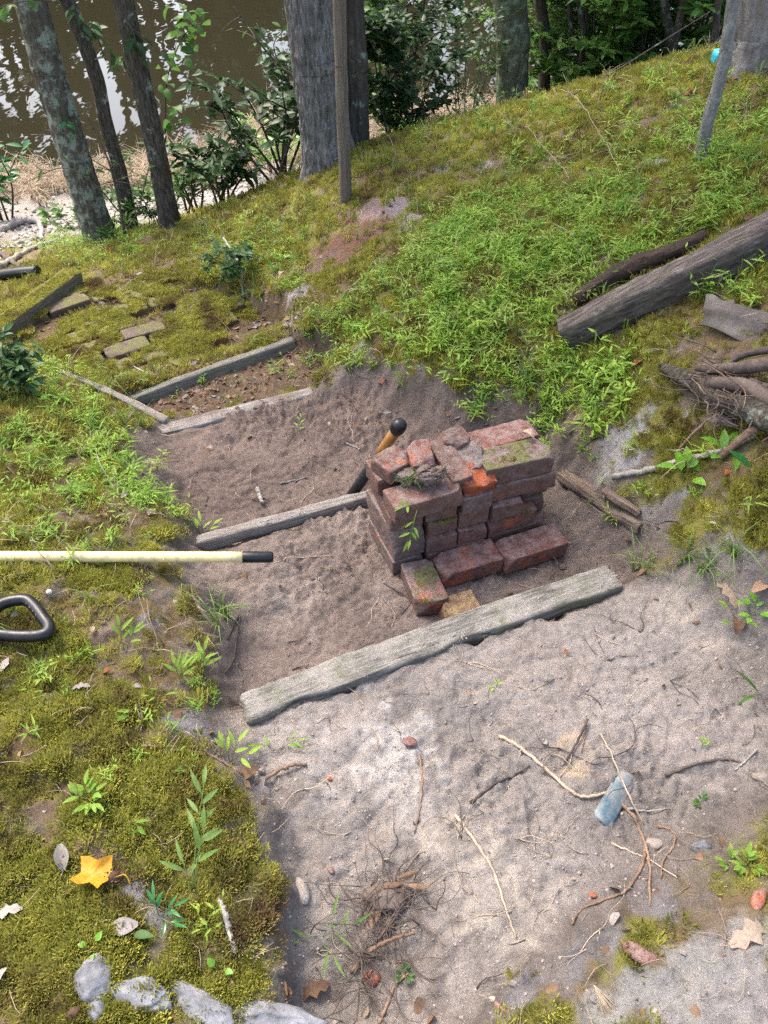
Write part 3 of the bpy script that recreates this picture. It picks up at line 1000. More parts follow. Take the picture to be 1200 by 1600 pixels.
patch = fbm(x * 13, y * 13, 3, 191)
scl = (.55 + .85 * patch) * (.7 + .32 * dist) * RNG.uniform(.7, 1.25, len(x))
scatter('moss', np.stack([x, y, z], -1), rz(len(x), .2), scl, RNG.integers(0, 5, len(x)), moss_col,
        'olive green moss carpeting the banks beside the earth steps', 'moss')
print('moss', len(x))

# crumbs of soil on the dug landings
crumb_shapes = [lump(.004, .0035, .003, s, 1, .35, 7) for s in range(4)]
for nm, mt, k in (('soil_crumbs', 'crumb', (4,)), ('damp_soil_crumbs', 'damp_crumb', (2, 3))):
    cc = proto_collection(nm, crumb_shapes, mt, False)
    x, y = sample(190000, y1=2.6)
    z, ms_, dirt_, *_r = height(x, y, True)
    w = np.max([ms_[q] for q in k], axis=0)
    dens = sstep(.38, .68, fbm(x * 5, y * 5, 3, 303))
    bm_ = bare_mask(x, y) * (1 - np.max(ms_[2:], axis=0))
    keep = RNG.random(len(x)) < (w > .3) * (.22 + .78 * dens) * .95 + .5 * bm_
    x, y, z = x[keep], y[keep], z[keep]
    s = .18 + RNG.gamma(.8, .24, len(x))
    scatter(nm, np.stack([x, y, z - .0008], -1), rz(len(x), 1.5), np.clip(s, .2, 3.2), RNG.integers(0, 4, len(x)), cc,
            'small pale crumbs of dry soil over the nearest landing' if k == (4,) else 'damp brown crumbs of soil over the lower landings', 'soil')

# dirt spilled on the timbers
cc = bpy.data.collections['soil_crumbs']
pts = []
for (pA, pB, hw, n_q) in ((atz(380.5,1104,.019), atz(963,897,.017), .038, 1100), (atz(309,842,-.114), atz(600,765,-.114), .018, 300)):
    d_ = pB - pA
    nrm_ = np.array([-d_[1], d_[0], 0]) / np.hypot(d_[0], d_[1])
    t_ = RNG.random(n_q)
    w_ = RNG.uniform(-hw, hw, n_q)
    p_ = pA[None] + t_[:, None] * d_[None] + w_[:, None] * nrm_[None]
    k_ = RNG.random(n_q) < sstep(.42, .58, fbm(p_[:, 0] * 7, p_[:, 1] * 7, 3, 808))
    pts.append(p_[k_])
pts = np.concatenate(pts)
scatter('spilled_soil', pts, rz(len(pts), 1.5), np.clip(.22 + RNG.gamma(.9, .22, len(pts)), .2, 1.6), RNG.integers(0, 4, len(pts)), cc, 'crumbs of dry soil spilled on the step timbers', 'soil')

# stilt grass
def grass_plant(seed, nst=3, H=.10, leafL=.042, leafW=.0085):
    rg = random.Random(seed)
    mb = MB()
    for s in range(nst):
        a = rg.random() * 6.283
        lean = rg.uniform(.25, .95)
        h = H * rg.uniform(.6, 1.15)
        pts = [(0, 0, -.006), (math.cos(a) * h * lean * .3, math.sin(a) * h * lean * .3, h * .45), (math.cos(a) * h * lean, math.sin(a) * h * lean, h * .85)]
        C = spline(pts, 5)
        mb.add(*tube(C, [.0011, .001, .0009, .0008, .0005], 3))
        nl = rg.randint(4, 6)
        side = rg.random() * 6.283
        for k in range(nl):
            t = .3 + .7 * k / (nl - 1)
            p = C[min(4, int(t * 4))] * (1 - (t * 4) % 1) + C[min(4, int(t * 4) + 1)] * ((t * 4) % 1)
            la = side + k * 2.6 + rg.uniform(-.5, .5)
            el = rg.uniform(-.1, .6) + (.5 if k == nl - 1 else 0)
            d = (math.cos(la) * math.cos(el), math.sin(la) * math.cos(el), math.sin(el))
            sh = leaf_shape(leafL * rg.uniform(.6, 1.15) * (.75 + .35 * math.sin(t * 3)), leafW * rg.uniform(.75, 1.2), 3, .25, rg.uniform(.05, .45), .38)
            put(mb, sh, p, frame(d, roll=rg.uniform(-.5, .5)))
    return mb.v, mb.f
grass_col = proto_collection('stilt_grass', [grass_plant(40 + s, random.Random(s).randint(2, 5), [.06, .085, .10, .12][s % 4], [.028, .036, .044, .052][(s * 3) % 4], [.0055, .0070, .0060, .0085][(s * 5) % 4]) for s in range(14)], 'stilt_grass')

def polyW(pts):
    return [tuple(at(u, v)[:2]) for u, v in pts]
GRASS = [  # pixel outline, plants per square metre, size
 ([(490,490),(600,445),(690,330),(850,290),(1000,290),(1190,300),(1190,330),(1000,405),(890,470),(850,535),(870,570),(900,640),(870,650),(780,640),(700,600),(640,600),(560,575)]  , 460, 1.0),
 ([(850,550),(985,565),(995,630),(930,675),(860,660)], 800, 1.05),
 ([(700,600),(860,560),(900,660),(760,655)], 420, 1.0),
 ([(600,400),(780,380),(870,440),(860,520),(640,560),(590,500)], 180, 1.0),
 ([(740,260),(1000,180),(1200,150),(1200,300),(860,320)], 110, 1.0),
 ([(880,160),(1060,110),(1200,150),(1200,260),(1000,230),(850,210)], 90, .95),
 ([(1120,200),(1200,190),(1200,330),(1080,340)], 120, 1.0),
 ([(0,570),(70,560),(140,600),(230,680),(250,750),(300,830),(150,800),(0,830)], 210, .95),
 ([(110,650),(220,690),(240,770),(100,760)], 260, .9),
 ([(0,830),(280,840),(330,880),(300,940),(0,960)], 95, .8),
 ([(0,960),(290,950),(330,1080),(340,1160),(150,1160),(0,1120)], 55, .75),
 ([(320,1010),(345,1160),(300,1230),(220,1230),(250,1090)], 110, .8),
 ([(0,1160),(380,1180),(430,1320),(420,1500),(0,1500)], 10, .7),
 ([(870,690),(920,700),(960,780),(1000,850),(960,880),(900,820),(868,770)], 260, .85),
 ([(1000,860),(1080,840),(1200,830),(1200,920),(1050,930),(1000,900)], 90, .9),
 ([(940,680),(1010,700),(1060,760),(1010,810),(940,760)], 60, .8),
 ([(1080,490),(1110,430),(1200,420),(1200,480),(1130,500)], 330, 1.0),
 ([(960,560),(1090,505),(1100,540),(1000,600)], 60, .9),
 ([(330,410),(420,400),(480,440),(450,500),(380,490),(320,460)], 190, .85),
 ([(200,360),(350,345),(480,320),(520,360),(440,400),(260,400)], 120, .8),
 ([(480,600),(440,560),(520,530),(600,560),(540,590)], 140, .8),
 ([(150,570),(240,600),(200,640),(120,610)], 120, .8),
 ([(250,640),(330,590),(470,560),(480,600),(330,650)], 60, .7),
 ([(1040,640),(1100,700),(1200,740),(1200,840),(1060,800),(1000,700)], 35, .8),
 ([(60,380),(180,360),(240,400),(120,430)], 160, .8),
 ([(590,200),(760,180),(860,150),(860,190),(640,240)], 60, .9),
]
gp, gs = [], []
for pl, dens, size in GRASS:
    W = polyW(pl)
    x0, x1 = min(p[0] for p in W), max(p[0] for p in W)
    y0, y1 = min(p[1] for p in W), max(p[1] for p in W)
    n = int((x1 - x0) * (y1 - y0) * dens * 2.5)
    x = RNG.uniform(x0, x1, n)
    y = RNG.uniform(y0, y1, n)
    sd = poly_sd(x, y, W)
    cl = sstep(.36, .58, fbm(x * 6, y * 6, 3, 404))
    z, ms_, dirt_, *_r = height(x, y, True)
    keep = (sd < RNG.normal(0, .04, n)) & (RNG.random(n) < .35 + .65 * cl) & (dirt_ < .35) & (ms_[0] < .6)
    gp.append(np.stack([x[keep], y[keep], z[keep]], -1))
    gs.append(RNG.uniform(.45, 1.2, keep.sum()) * size * .84)
gp, gs = np.concatenate(gp), np.concatenate(gs)
scatter('stilt_grass', gp, rz(len(gp), .28), gs, RNG.integers(0, 14, len(gp)), grass_col,
        'bright green leafy stilt grass spreading over the mossy banks', 'grass')
print('grass', len(gp))

# thin arching grass blades
def blade_tuft(seed, nb=7, H=.13, w=.0022):
    rg = random.Random(seed)
    mb = MB()
    for _ in range(nb):
        a = rg.random() * 6.283
        h = H * rg.uniform(.5, 1.2)
        l = rg.uniform(.3, 1.3)
        C = spline([(0, 0, -.005), (math.cos(a) * h * l * .3, math.sin(a) * h * l * .3, h * .6), (math.cos(a) * h * l, math.sin(a) * h * l, h * rg.uniform(.3, .8))], 6)
        V, Fc = [], []
        for i, c_ in enumerate(C):
            ww = w * (1 - (i / 5) ** 2) + .0002
            V += [(c_[0] - math.sin(a) * ww, c_[1] + math.cos(a) * ww, c_[2]), (c_[0] + math.sin(a) * ww, c_[1] - math.cos(a) * ww, c_[2])]
        for i in range(5):
            Fc.append((2 * i, 2 * i + 1, 2 * i + 3, 2 * i + 2))
        mb.add(V, Fc)
    return mb.v, mb.f
thin_col = proto_collection('thin_grass', [blade_tuft(s) for s in range(5)], 'thin_grass')
x, y = sample(9000, y1=5.5)
z, ms_, dirt_, *_r = height(x, y, True)
pr = (1 - sstep(.1, .4, dirt_)) * (.02 + .30 * sstep(.5, .72, fbm(x * 3.1, y * 3.1, 3, 505)) * sstep(1.5, 2.2, y)) * (1 - ms_[0]) * sstep(.5, 1.5, y)
keep = RNG.random(len(x)) < pr
x, y, z = x[keep], y[keep], z[keep]
extra = [(700,520),(760,560),(820,600),(900,600),(930,640),(840,440),(760,380),(900,300),(1060,880),(1100,890),(1140,870),(1000,890),(480,520),(510,500),(1150,460),(350,960),(345,975),(760,480),(700,440),(800,520),(1000,300)]
ex = np.array([list(at(u + random.uniform(-12, 12), v + random.uniform(-8, 8))) for u, v in extra for _ in range(3)])
P = np.concatenate([np.stack([x, y, z], -1), ex])
scatter('thin_grass', P, rz(len(P), .15), RNG.uniform(.4, .9, len(P)), RNG.integers(0, 5, len(P)), thin_col,
        'thin arching grass blades among the moss and stilt grass', 'grass')

dry_col = proto_collection('dry_stalks', [blade_tuft(160 + s, 4, .12, .0012) for s in range(5)], 'straw')
x, y = sample(5200, y0=.7, y1=5.2)
z, ms_, dirt_, *_r = height(x, y, True)
keep = (RNG.random(len(x)) < .16) & (dirt_ < .2)
P = np.stack([x, y, z], -1)[keep]
scatter('dry_stalks', P, rz(len(P), .6), RNG.uniform(.4, 1.2, len(P)), RNG.integers(0, 5, len(P)), dry_col, 'dry straw stalks standing and lying among the moss', 'dry grass')

# straw coloured marsh grass along the water, shells on the sand
straw_col = proto_collection('marsh_grass', [blade_tuft(60 + s, 26, .20, .0030) for s in range(4)], 'straw')
n = 26000
x = RNG.uniform(-6.5, 5, n); y = RNG.uniform(5.5, 11, n)
z = height(x, y)
band = sstep(-.01, .03, z - WATER_Z) * sstep(.22, .12, z - WATER_Z + (fbm(x * 2, y * 2, 3, 44) - .5) * .12)
keep = RNG.random(n) < band * .5
scatter('marsh_grass', np.stack([x, y, z], -1)[keep], rz(keep.sum(), .3), RNG.uniform(.5, 1.25, keep.sum()), RNG.integers(0, 4, keep.sum()), straw_col,
        'straw coloured matted grass along the edge of the pond', 'dry grass')
shell_col = proto_collection('shell_chips', [lump(.022, .016, .006, 80 + s, 1, .3, 4) for s in range(4)], 'shell')
n = 14000
x = RNG.uniform(-5.5, 1.5, n); y = RNG.uniform(4.6, 9, n)
z = height(x, y)
keep = RNG.random(n) < sstep(.58, .40, z - WATER_Z) * sstep(.06, .14, z - WATER_Z) * .75
scatter('shell_chips', np.stack([x, y, z], -1)[keep], rz(keep.sum(), .5), RNG.uniform(.4, 1.4, keep.sum()), RNG.integers(0, 4, keep.sum()), shell_col,
        'white broken shell chips on the sandy shore', 'shells')
# lawn at the far right beyond the crest
x = RNG.uniform(1.5, 5.5, 2600); y = RNG.uniform(5.6, 8.6, 2600)
z = height(x, y)
keep = z > WATER_Z + .15
scatter('shore_grass', np.stack([x, y, z], -1)[keep], rz(keep.sum(), .2), RNG.uniform(.9, 1.6, keep.sum()), RNG.integers(0, 8, keep.sum()), grass_col,
        'green grass on the low ground behind the trees', 'grass')

# leaf litter scraps, pine needles and rootlets too small and many to count
def scrap(seed):
    rg = random.Random(seed)
    V, Fc = leaf_shape(.035, .020, 4, rg.uniform(-.3, .6), rg.uniform(-.4, .5), .45)
    return [(p[0] - .017, p[1] * rg.uniform(.7, 1.2), p[2] + .002) for p in V], Fc
def needle(seed, r=.00055, L=.05):
    rg = random.Random(seed)
    b = rg.uniform(-.3, .3)
    C = spline([(-L / 2, 0, .001), (0, b * L, .003), (L / 2, b * .3 * L, .001)], 5)
    return tube(C, r, 3)
def rootlet(seed):
    rg = random.Random(seed)
    mb = MB()
    for k in range(rg.randint(1, 3)):
        p = np.array([0, 0, .0005]); a = rg.random() * 6.28
        pts = [p]
        for s in range(5):
            a += rg.uniform(-.7, .7)
            p = p + np.array([math.cos(a) * .014, math.sin(a) * .014, rg.uniform(-.001, .0022)])
            pts.append(p)
        mb.add(*tube(spline(pts, 9), np.linspace(.0009, .0003, 9), 3))
    return mb.v, mb.f
def litter(name, col, n, fn, size, label, tilt=.4, lift=.002, y1=5.5):
    x, y = sample(n, y1=y1)
    z, ms_, dirt_, *_r = height(x, y, True)
    keep = RNG.random(n) < fn(x, y, z, ms_, dirt_)
    x, y, z = x[keep], y[keep], z[keep]
    k = len(col.objects)
    scatter(name, np.stack([x, y, z + lift], -1), rz(len(x), tilt), RNG.uniform(size[0], size[1], len(x)), RNG.integers(0, k, len(x)), col, label, 'litter')
LIT = [at(u, v)[:2] for u, v in [(300,560),(350,540),(400,520),(330,600),(230,450),(120,480),(450,540),(280,500),(270,590)]]
def near_lit(x, y, r=.28):
    m = np.zeros(x.shape)
    for c_ in LIT:
        m = np.maximum(m, sstep(r, r * .3, np.hypot(x - c_[0], y - c_[1])))
    return m
sb = proto_collection('brown_scrap', [scrap(s) for s in range(6)], 'leaf_brown')
st = proto_collection('grey_scrap', [scrap(20 + s) for s in range(6)], 'leaf_grey')
litter('brown_leaf_litter', sb, 60000, lambda x, y, z, m_, d_: .85 * near_lit(x, y) * (1 - .35 * m_[0]) + .06 * m_[0] + .016 * (1 - d_) + .03 * bare_mask(x, y) + .002 * d_, (.4, 1.1), 'brown curled leaf litter lying on the banks and lower landings', .5)
litter('grey_leaf_litter', st, 60000, lambda x, y, z, m_, d_: .22 * near_lit(x, y) + .006 * (1 - d_) + .002 * d_, (.4, 1.0), 'pale grey dead leaf scraps lying about the banks', .5)
pn = proto_collection('pine_needle', [needle(s) for s in range(5)], 'straw')
litter('pine_needles', pn, 30000, lambda x, y, z, m_, d_: .12 * (1 - d_) * (.3 + 1.4 * fbm(x * 6, y * 6, 2, 606)) + .014 * d_, (.4, 1.5), 'straw coloured dry needles and grass bits strewn on the moss', .35, .004, 3.5)
rl = proto_collection('rootlet', [rootlet(s) for s in range(8)], 'root_pale')
litter('fine_rootlets', rl, 9000, lambda x, y, z, m_, d_: .070 * m_[4] + .04 * m_[3] + .03 * m_[2] + .02, (.5, 1.6), 'fine pale rootlets torn loose on the dug earth', .15, .001, 3)
rd = proto_collection('dark_rootlet', [rootlet(30 + s) for s in range(8)], 'root_dark')
litter('dark_rootlets', rd, 9000, lambda x, y, z, m_, d_: .04 * m_[4] + .04 * m_[3] + .04 * m_[2] + .02, (.5, 1.8), 'fine dark rootlets torn loose on the dug earth', .15, .001, 3)


# ================================================================== THINGS
# ------------------------------------------------------------------ step timbers
def timber(name, pA, pB, width, thick, mat, label, cat='timber', seed=0, sink=.6, bow=.0, rough=.003, zA=None, zB=None, nx=None, up_tilt=0.0, chips=2, rad=.008):
    """a plank between two points of its top centreline"""
    A, B = Vector(pA), Vector(pB)
    L = (B - A).length
    V, Fc = rounded_box(L, width, thick, rad, (nx or max(24, int(L / .02)), 7, 4), 0, seed)
    so = seed * 7.7
    out = []
    for x_, y_, z_ in V:
        g = mnoise.noise(Vector((x_ * 4 + so, y_ * 90, z_ * 90))) * rough + mnoise.noise(Vector((x_ * 14 + so, y_ * 160, z_ * 120))) * rough * .6
        h = mnoise.noise(Vector((x_ * 9, y_ * 9 + so, 3.1))) * rough * 1.2
        e = abs(x_) / (L / 2)
        end = mnoise.noise(Vector((so, y_ * 60, z_ * 40))) * .012 * (1 if e > .97 else 0)
        sgn = 1 if y_ > 0 else -1
        edge_eat = (max(0, mnoise.noise(Vector((x_ * 7 + so, sgn * 5.0, 0)))) * .016 + max(0, mnoise.noise(Vector((x_ * 31 + so, sgn * 5.0, 0)))) * .006) * (abs(y_) / (width / 2)) ** 3
        out.append((x_ + end, y_ + g * .4 - sgn * edge_eat + bow * (1 - e * e), z_ + g + h - edge_eat * .6 - thick / 2))
    d = (B - A).normalized()
    mt = frame(d, roll=up_tilt).to_4x4()
    mt.translation = (A + B) / 2
    o = mesh_obj(name, out, Fc, mat)
    o.matrix_world = mt
    return tag(o, label, cat)

timber('step_timber', atz(380.5,1104,.019), atz(963,897,.017), .080, .050, 'timber_pale', 'long pale weathered timber edging the nearest dirt landing', seed=3, bow=.006)
timber('step_timber', atz(309,842,-.114), atz(700,738,-.114), .042, .045, 'timber_white', 'narrow bleached timber running behind the brick stack from the black capped pole', seed=5, bow=.004)
timber('step_timber', atz(226,676,-.217), atz(490,610,-.224), .060, .04, 'timber_buried', 'pale timber almost buried in dirt, short of the leaf littered landing', seed=8, rough=.004)
timber('step_timber', atz(197,622,-.265), atz(458,528,-.262), .056, .05, 'timber_grey', 'dark grey plank crossing the leaf litter below the mossy bricks', seed=11, bow=.010, up_tilt=-.25)
timber('edging_board', at(95,588,.03), at(262,662,.02), .030, .045, 'timber_white', 'thin split grey board along the left edge beside the dark grey plank', 'board', seed=13, rough=.005, bow=.01)
timber('edging_timber', atz(-25,520,-.345), atz(113,421,-.345), .105, .09, 'timber_mossy', 'moss topped timber at far left edge of the mossy brick landing', seed=17)
timber('fallen_board', at(876,742,.022), at(1000,828,.020), .042, .028, 'board_brown', 'split brown board lying in the grass right of the brick stack', 'board', seed=19, rough=.006, chips=3)
timber('fallen_board', at(940,776,.034), at(996,812,.030), .026, .016, 'board_brown', 'short brown splinter lying on top of the split brown board', 'board', seed=20, rough=.005)

# ------------------------------------------------------------------ heavy weathered beam, rotten log
def log(name, pts, radii, mat, label, cat, seed, seg=26, n=90, squ=0.0, amp=.08):
    C = spline(pts, n)
    r = np.interp(np.linspace(0, 1, n), np.linspace(0, 1, len(radii)), radii)
    t = np.linspace(0, 1, n)[:, None] * np.linalg.norm(C[-1] - C[0])
    a = np.arange(seg)[None] / seg
    ridge = np.abs(vnoise(a * 14 + 0 * t, t * 5, seed, 14) * 2 - 1) * .6 + np.abs(vnoise(a * 26 + 0 * t, t * 16, seed + 1, 26) * 2 - 1) * .4
    coarse = vnoise(a * 4 + 0 * t, t * 3, seed + 2, 4) - .5
    sq = squ * np.abs(np.cos(2 * a * 2 * math.pi)) * -1 + 0 * t
    D = (ridge - .5) * amp * 2 + coarse * amp * 2 + sq
    D[0] -= .12; D[-1] -= .12
    V, Fc = tube(C, r, seg, D)
    A0, B0 = Vector(C[0]), Vector(C[-1])
    mt = frame(B0 - A0).to_4x4()
    mt.translation = A0
    inv = mt.inverted()
    o = mesh_obj(name, [inv @ Vector(v) for v in V], Fc, mat)
    o.matrix_world = mt
    return tag(o, label, cat)
bm0, bm1 = at(876, 542), at(1260, 362)
def lift(p, dz): return Vector((p[0], p[1], p[2] + dz))
log('weathered_beam', [lift(bm0, .045), lift(at(1000,488), .056), lift(at(1120,436), .060), lift(bm1, .06)], [.056, .068, .070, .070], 'timber_old',
    'heavy grey brown weathered beam lying on the right bank', 'beam', 4, seg=64, n=260, squ=.16, amp=.085)
log('rotten_log', [lift(at(896,478), .022), lift(at(980,432), .030), lift(at(1040,408), .030), lift(at(1098,380), .026)], [.022, .038, .034, .022], 'timber_rot',
    'crumbling black rotten log lying behind the weathered beam', 'log', 9, seg=20, amp=.22)
log('rotten_log', [lift(at(905,492), .008), lift(at(935,478), .012), lift(at(965,470), .008)], [.012, .022, .012], 'timber_rot',
    'small crumbling chunk between rotten log and weathered beam', 'wood chunk', 12, seg=14, n=30, amp=.25)

# ------------------------------------------------------------------ brick stack
TH = R(20)
W0 = np.array([.02, 1.50])
CT, ST = math.cos(TH), math.sin(TH)
def stack_pt(lx, ly, z):
    return Vector((W0[0] + lx * CT - ly * ST, W0[1] + lx * ST + ly * CT, z))
BZ, CH = -.132, .058
brick_n = [0]
def brick(lx, ly, z, L, W, H, deg, mat, label, chips=1, tilt=(0, 0), rough=.0026, name='brick', grp=None):
    brick_n[0] += 1
    V, Fc = rounded_box(L, W, H, .0038, (24, 12, 8), rough * .5, brick_n[0], chips, 55)
    o = mesh_obj(name, V, Fc, mat, loc=stack_pt(lx, ly, z), rot=(tilt[0], tilt[1], TH + R(deg)))
    return tag(o, label, 'brick', grp)
def cz(k, h=.056): return BZ + CH * k + h / 2
g = 'old bricks stacked on the second landing'
BL, BW, BH = .190, .086, .056
rgb = random.Random(5)
def jit(s=.006): return rgb.uniform(-s, s)
# headers, four columns seen from the front
for col, (lx, names) in enumerate([(.022, 'leftmost'), (.124, 'second from left'), (.216, 'third from left')]):
    for k in range(4):
        h = .046 if (col == 0 and k == 3) else BH
        mt = [['brick_grey', 'brick_grey', 'brick_grey', 'brick'], ['brick', 'brick', 'brick', 'brick'], ['brick', 'brick_red', 'brick', 'brick_grey']][col][k]
        lab = {(0,0): 'half buried grey brick at bottom left of the brick stack', (0,1): 'dark grey brick end second from ground at stack left corner',
               (0,2): 'rough crumbling grey brick end at stack left corner', (0,3): 'thin red brick end directly under the long upper left brick',
               (1,0): 'bottom brick end in the stack, behind the long red front brick', (1,1): 'brick end just above the long red front brick, left one',
               (1,2): 'brick end with moss wisp under it, second column, third course', (1,3): 'dark red brick end under right end of the long upper left brick',
               (2,0): 'bottom brick end in the stack, behind the gap between front bricks', (2,1): 'red brick end with a round dent in its face',
               (2,2): 'thin looking brick end right above the dented brick', (2,3): 'grey capped brick end below the broken orange piece'}[(col, k)]
        brick(lx + jit(.004), .025 + jit(.006), cz(k, h), BL, .088 if col else .092, h, 90 + jit(3), mt, lab, chips=2 if (col, k) == (0, 2) else 1, rough=.004 if (col, k) == (0, 2) else .002, grp=g)
# right column
brick(.365, -.022, cz(0), BL, BW, BH, 1, 'brick', 'bottom brick of right column, mostly hidden by the front right brick', grp=g)
brick(.343, -.024, cz(1), .148, BW, BH, 2, 'brick_red', 'red brick in right column, second course, with moss wisp on top', grp=g)
brick(.317, .022, cz(2), BL, .092, BH, 89, 'brick', 'short red brick end under the long overhanging brick of right column', grp=g)
brick(.366, -.010, cz(3), .203, .090, BH, -1, 'brick', 'long brown brick overhanging below the mossy topped brick', chips=2, grp=g)
brick(.352, -.006, cz(4) + .003, .200, .086, .062, -2, 'brick_mossy', 'grey green mossy topped brick at top right front of stack', chips=2, rough=.003, tilt=(.03, 0), grp=g)
brick(.352, .083, cz(4) + .001, .203, .082, .056, 1, 'brick_red', 'pinkish red brick topmost at the back right of the stack', chips=2, grp=g)
brick(.366, .078, cz(3), .19, .08, BH, 0, 'brick', 'brick under the pinkish red top back brick', grp=g)
brick(.425, .050, cz(1), .15, .085, BH, 86, 'brick_mossy', 'lower mossy brick in the shadow at right end of stack', grp=g)
brick(.428, .060, cz(2), .15, .085, BH, 93, 'brick_mossy', 'upper mossy brick in the shadow at right end of stack', chips=2, grp=g)
brick(.428, .060, cz(0), .15, .085, BH, 90, 'brick', 'bottom brick at right end of stack beside the split board', grp=g)
# left top: long stretcher, one behind it
brick(.070, -.050, cz(4), .196, .084, .056, 3, 'brick', 'long brown brick at upper left front carrying the moss clod', chips=2, tilt=(-.02, 0), grp=g)
brick(.062, .068, cz(4), .190, .090, .056, 2, 'brick', 'brick behind the long upper left brick, at stack left edge', grp=g)
brick(.018, .046, cz(5) - .008, .084, .080, .042, 20, 'brick', 'half brick with orange smear on top left of the stack', chips=2, rough=.003, grp=g)
brick(.094, .040, cz(5) - .006, .066, .100, .044, -8, 'brick_red', 'pale wedge shaped broken brick beside the half brick', chips=3, rough=.004, tilt=(.06, .05), grp=g)
brick(.172, .022, cz(4) + .022, .062, .150, .050, 5, 'brick', 'narrow dark red brick sloping forward beside the wedge shaped piece', tilt=(.16, 0), grp=g)
# broken pieces on third column
def chunk(lx, ly, z, r, seed, mat, label, rot=(0, 0, 0), rough=.22, name='broken_brick', cuts=6):
    o = mesh_obj(name, *rounded_box(r[0] * 2, r[1] * 2, r[2] * 2, .003, (12, 10, 8), .0045, seed, 7, 60), mat, loc=stack_pt(lx, ly, z), rot=(rot[0], rot[1], TH + rot[2]))
    return tag(o, label, 'brick', 'broken brick pieces on the stack')
chunk(.228, -.024, .124, (.046, .040, .026), 3, 'brick_orange', 'bright orange broken brick piece on top of third column', (.35, 0, .1))
chunk(.222, .030, .142, (.046, .044, .028), 5, 'brick_grey', 'dark rough brick flake above the bright orange piece', (.30, 0, -.2))
chunk(.212, .086, .160, (.040, .036, .030), 8, 'brick', 'uppermost rough brick lump next to the pinkish red brick', (.15, .1, .3))
chunk(.226, .086, .128, (.040, .040, .030), 11, 'brick', 'brick rubble wedged under the rough brick lump', (0, 0, 0))
chunk(.040, -.005, .178, (.028, .022, .012), 14, 'brick_grey', 'small grey brick crumb beside the moss clod', (0, 0, .6))
# front row on the ground
brick(.180, -.118, cz(0) + .001, .186, .085, .056, 1, 'brick_red', 'long red brick lying on dirt in front of the stack, left', chips=2, rough=.0025, grp='bricks on the dirt in front of the stack')
brick(.372, -.128, cz(0) + .002, .196, .086, .056, 2, 'brick_red', 'long brick with orange worn top at front right of stack', chips=2, rough=.0025, grp='bricks on the dirt in front of the stack')
brick(.036, -.158, cz(0) + .002, .150, .088, .056, 86, 'brick_mossy', 'moss rimmed brick pointing away at front left of stack', chips=2, rough=.003, grp='bricks on the dirt in front of the stack')
brick(.098, -.252, BZ + .020, .100, .070, .050, 0, 'brick_tan', 'half hidden tan spotted brick against the nearest timber', chips=2, rough=.003, grp='bricks on the dirt in front of the stack')

# moss clod with roots and a grass sprig on the stack
cl = empty('moss_clod', stack_pt(.085, -.035, .188), 'dry clod of moss and hairy roots on the stack', 'clod', rz=TH)
mesh_obj('soil_lump', *lump(.042, .028, .017, 21, 4, .5, 2, 2.2), 'damp_crumb', cl, loc=(0, 0, .002))
mb = MB()
rg = random.Random(31)
for k in range(90):
    a = rg.uniform(-2.6, .4)
    p0 = np.array([rg.uniform(-.03, .04), rg.uniform(-.022, .012), rg.uniform(.0, .016)])
    l = rg.uniform(.012, .040)
    p1 = p0 + np.array([math.cos(a) * l * .6, math.sin(a) * l * .6, rg.uniform(-.002, .008)])
    p2 = p0 + np.array([math.cos(a + .4) * l, math.sin(a + .4) * l, -rg.uniform(.0, .030)])
    mb.add(*tube(spline([p0, p1, p2], 6), .0005, 3))
mb.obj('root_hairs', 'root_dark', cl)
mb = MB()
for k in range(40):
    a = rg.random() * 6.28
    p0 = np.array([rg.uniform(-.075, -.01), rg.uniform(-.012, .02), rg.uniform(-.012, .004)])
    l = rg.uniform(.015, .05)
    mb.add(*tube(spline([p0, p0 + np.array([math.cos(a) * l * .5, math.sin(a) * l * .5, .010]), p0 + np.array([math.cos(a) * l, math.sin(a) * l, rg.uniform(-.02, .01)])], 6), .0006, 3))
mb.obj('dry_moss', 'thin_grass', cl)

def small_plant(name, p, label, stems, leafL, leafW, mat='stilt_grass', cat='plant', seed=0, group=None, stem_mat='stem_green', sr=.0012, leaf_parts=False, curl=.25):
    """stems: list of (azimuth deg, length, elevation deg, leaves)"""
    rg = random.Random(seed)
    o = empty(name, p, label, cat, group)
    ms = MB()
    mf = MB()
    for az, l, el, nl in stems:
        a, e = R(az), R(el)
        d = np.array([math.cos(a) * math.cos(e), math.sin(a) * math.cos(e), math.sin(e)])
        C = spline([(0, 0, -.008), d * l * .5 + [0, 0, l * .06], d * l], 7)
        ms.add(*tube(C, np.linspace(sr, sr * .5, 7), 4))
        side = rg.random() * 6.28
        for k in range(nl):
            t = .35 + .65 * (k + .5) / nl if nl > 1 else 1
            q = t * 6
            i = min(5, int(q))
            pp = C[i] * (1 - (q - i)) + C[i + 1] * (q - i)
            la = a + (1 if k % 2 else -1) * rg.uniform(.5, 1.1) + (0 if k < nl - 1 else rg.uniform(-.3, .3) - (1 if k % 2 else -1) * .8)
            le = e * .4 + rg.uniform(-.1, .5)
            dd = (math.cos(la) * math.cos(le), math.sin(la) * math.cos(le), math.sin(le))
            sh = leaf_shape(leafL * rg.uniform(.75, 1.15), leafW * rg.uniform(.85, 1.15), 5, .25, rg.uniform(.5, 1.2) * curl, .42, .003)
            if leaf_parts:
                x_ = MB()
                put(x_, sh, (0, 0, 0), frame(dd, roll=rg.uniform(-.4, .4)))
                x_.obj('leaf', mat, o, loc=tuple(pp))
            else:
                put(mf, sh, pp, frame(dd, roll=rg.uniform(-.4, .4)))
    ms.obj('stem', stem_mat, o)
    if not leaf_parts:
        mf.obj('leaves', mat, o)
    return o

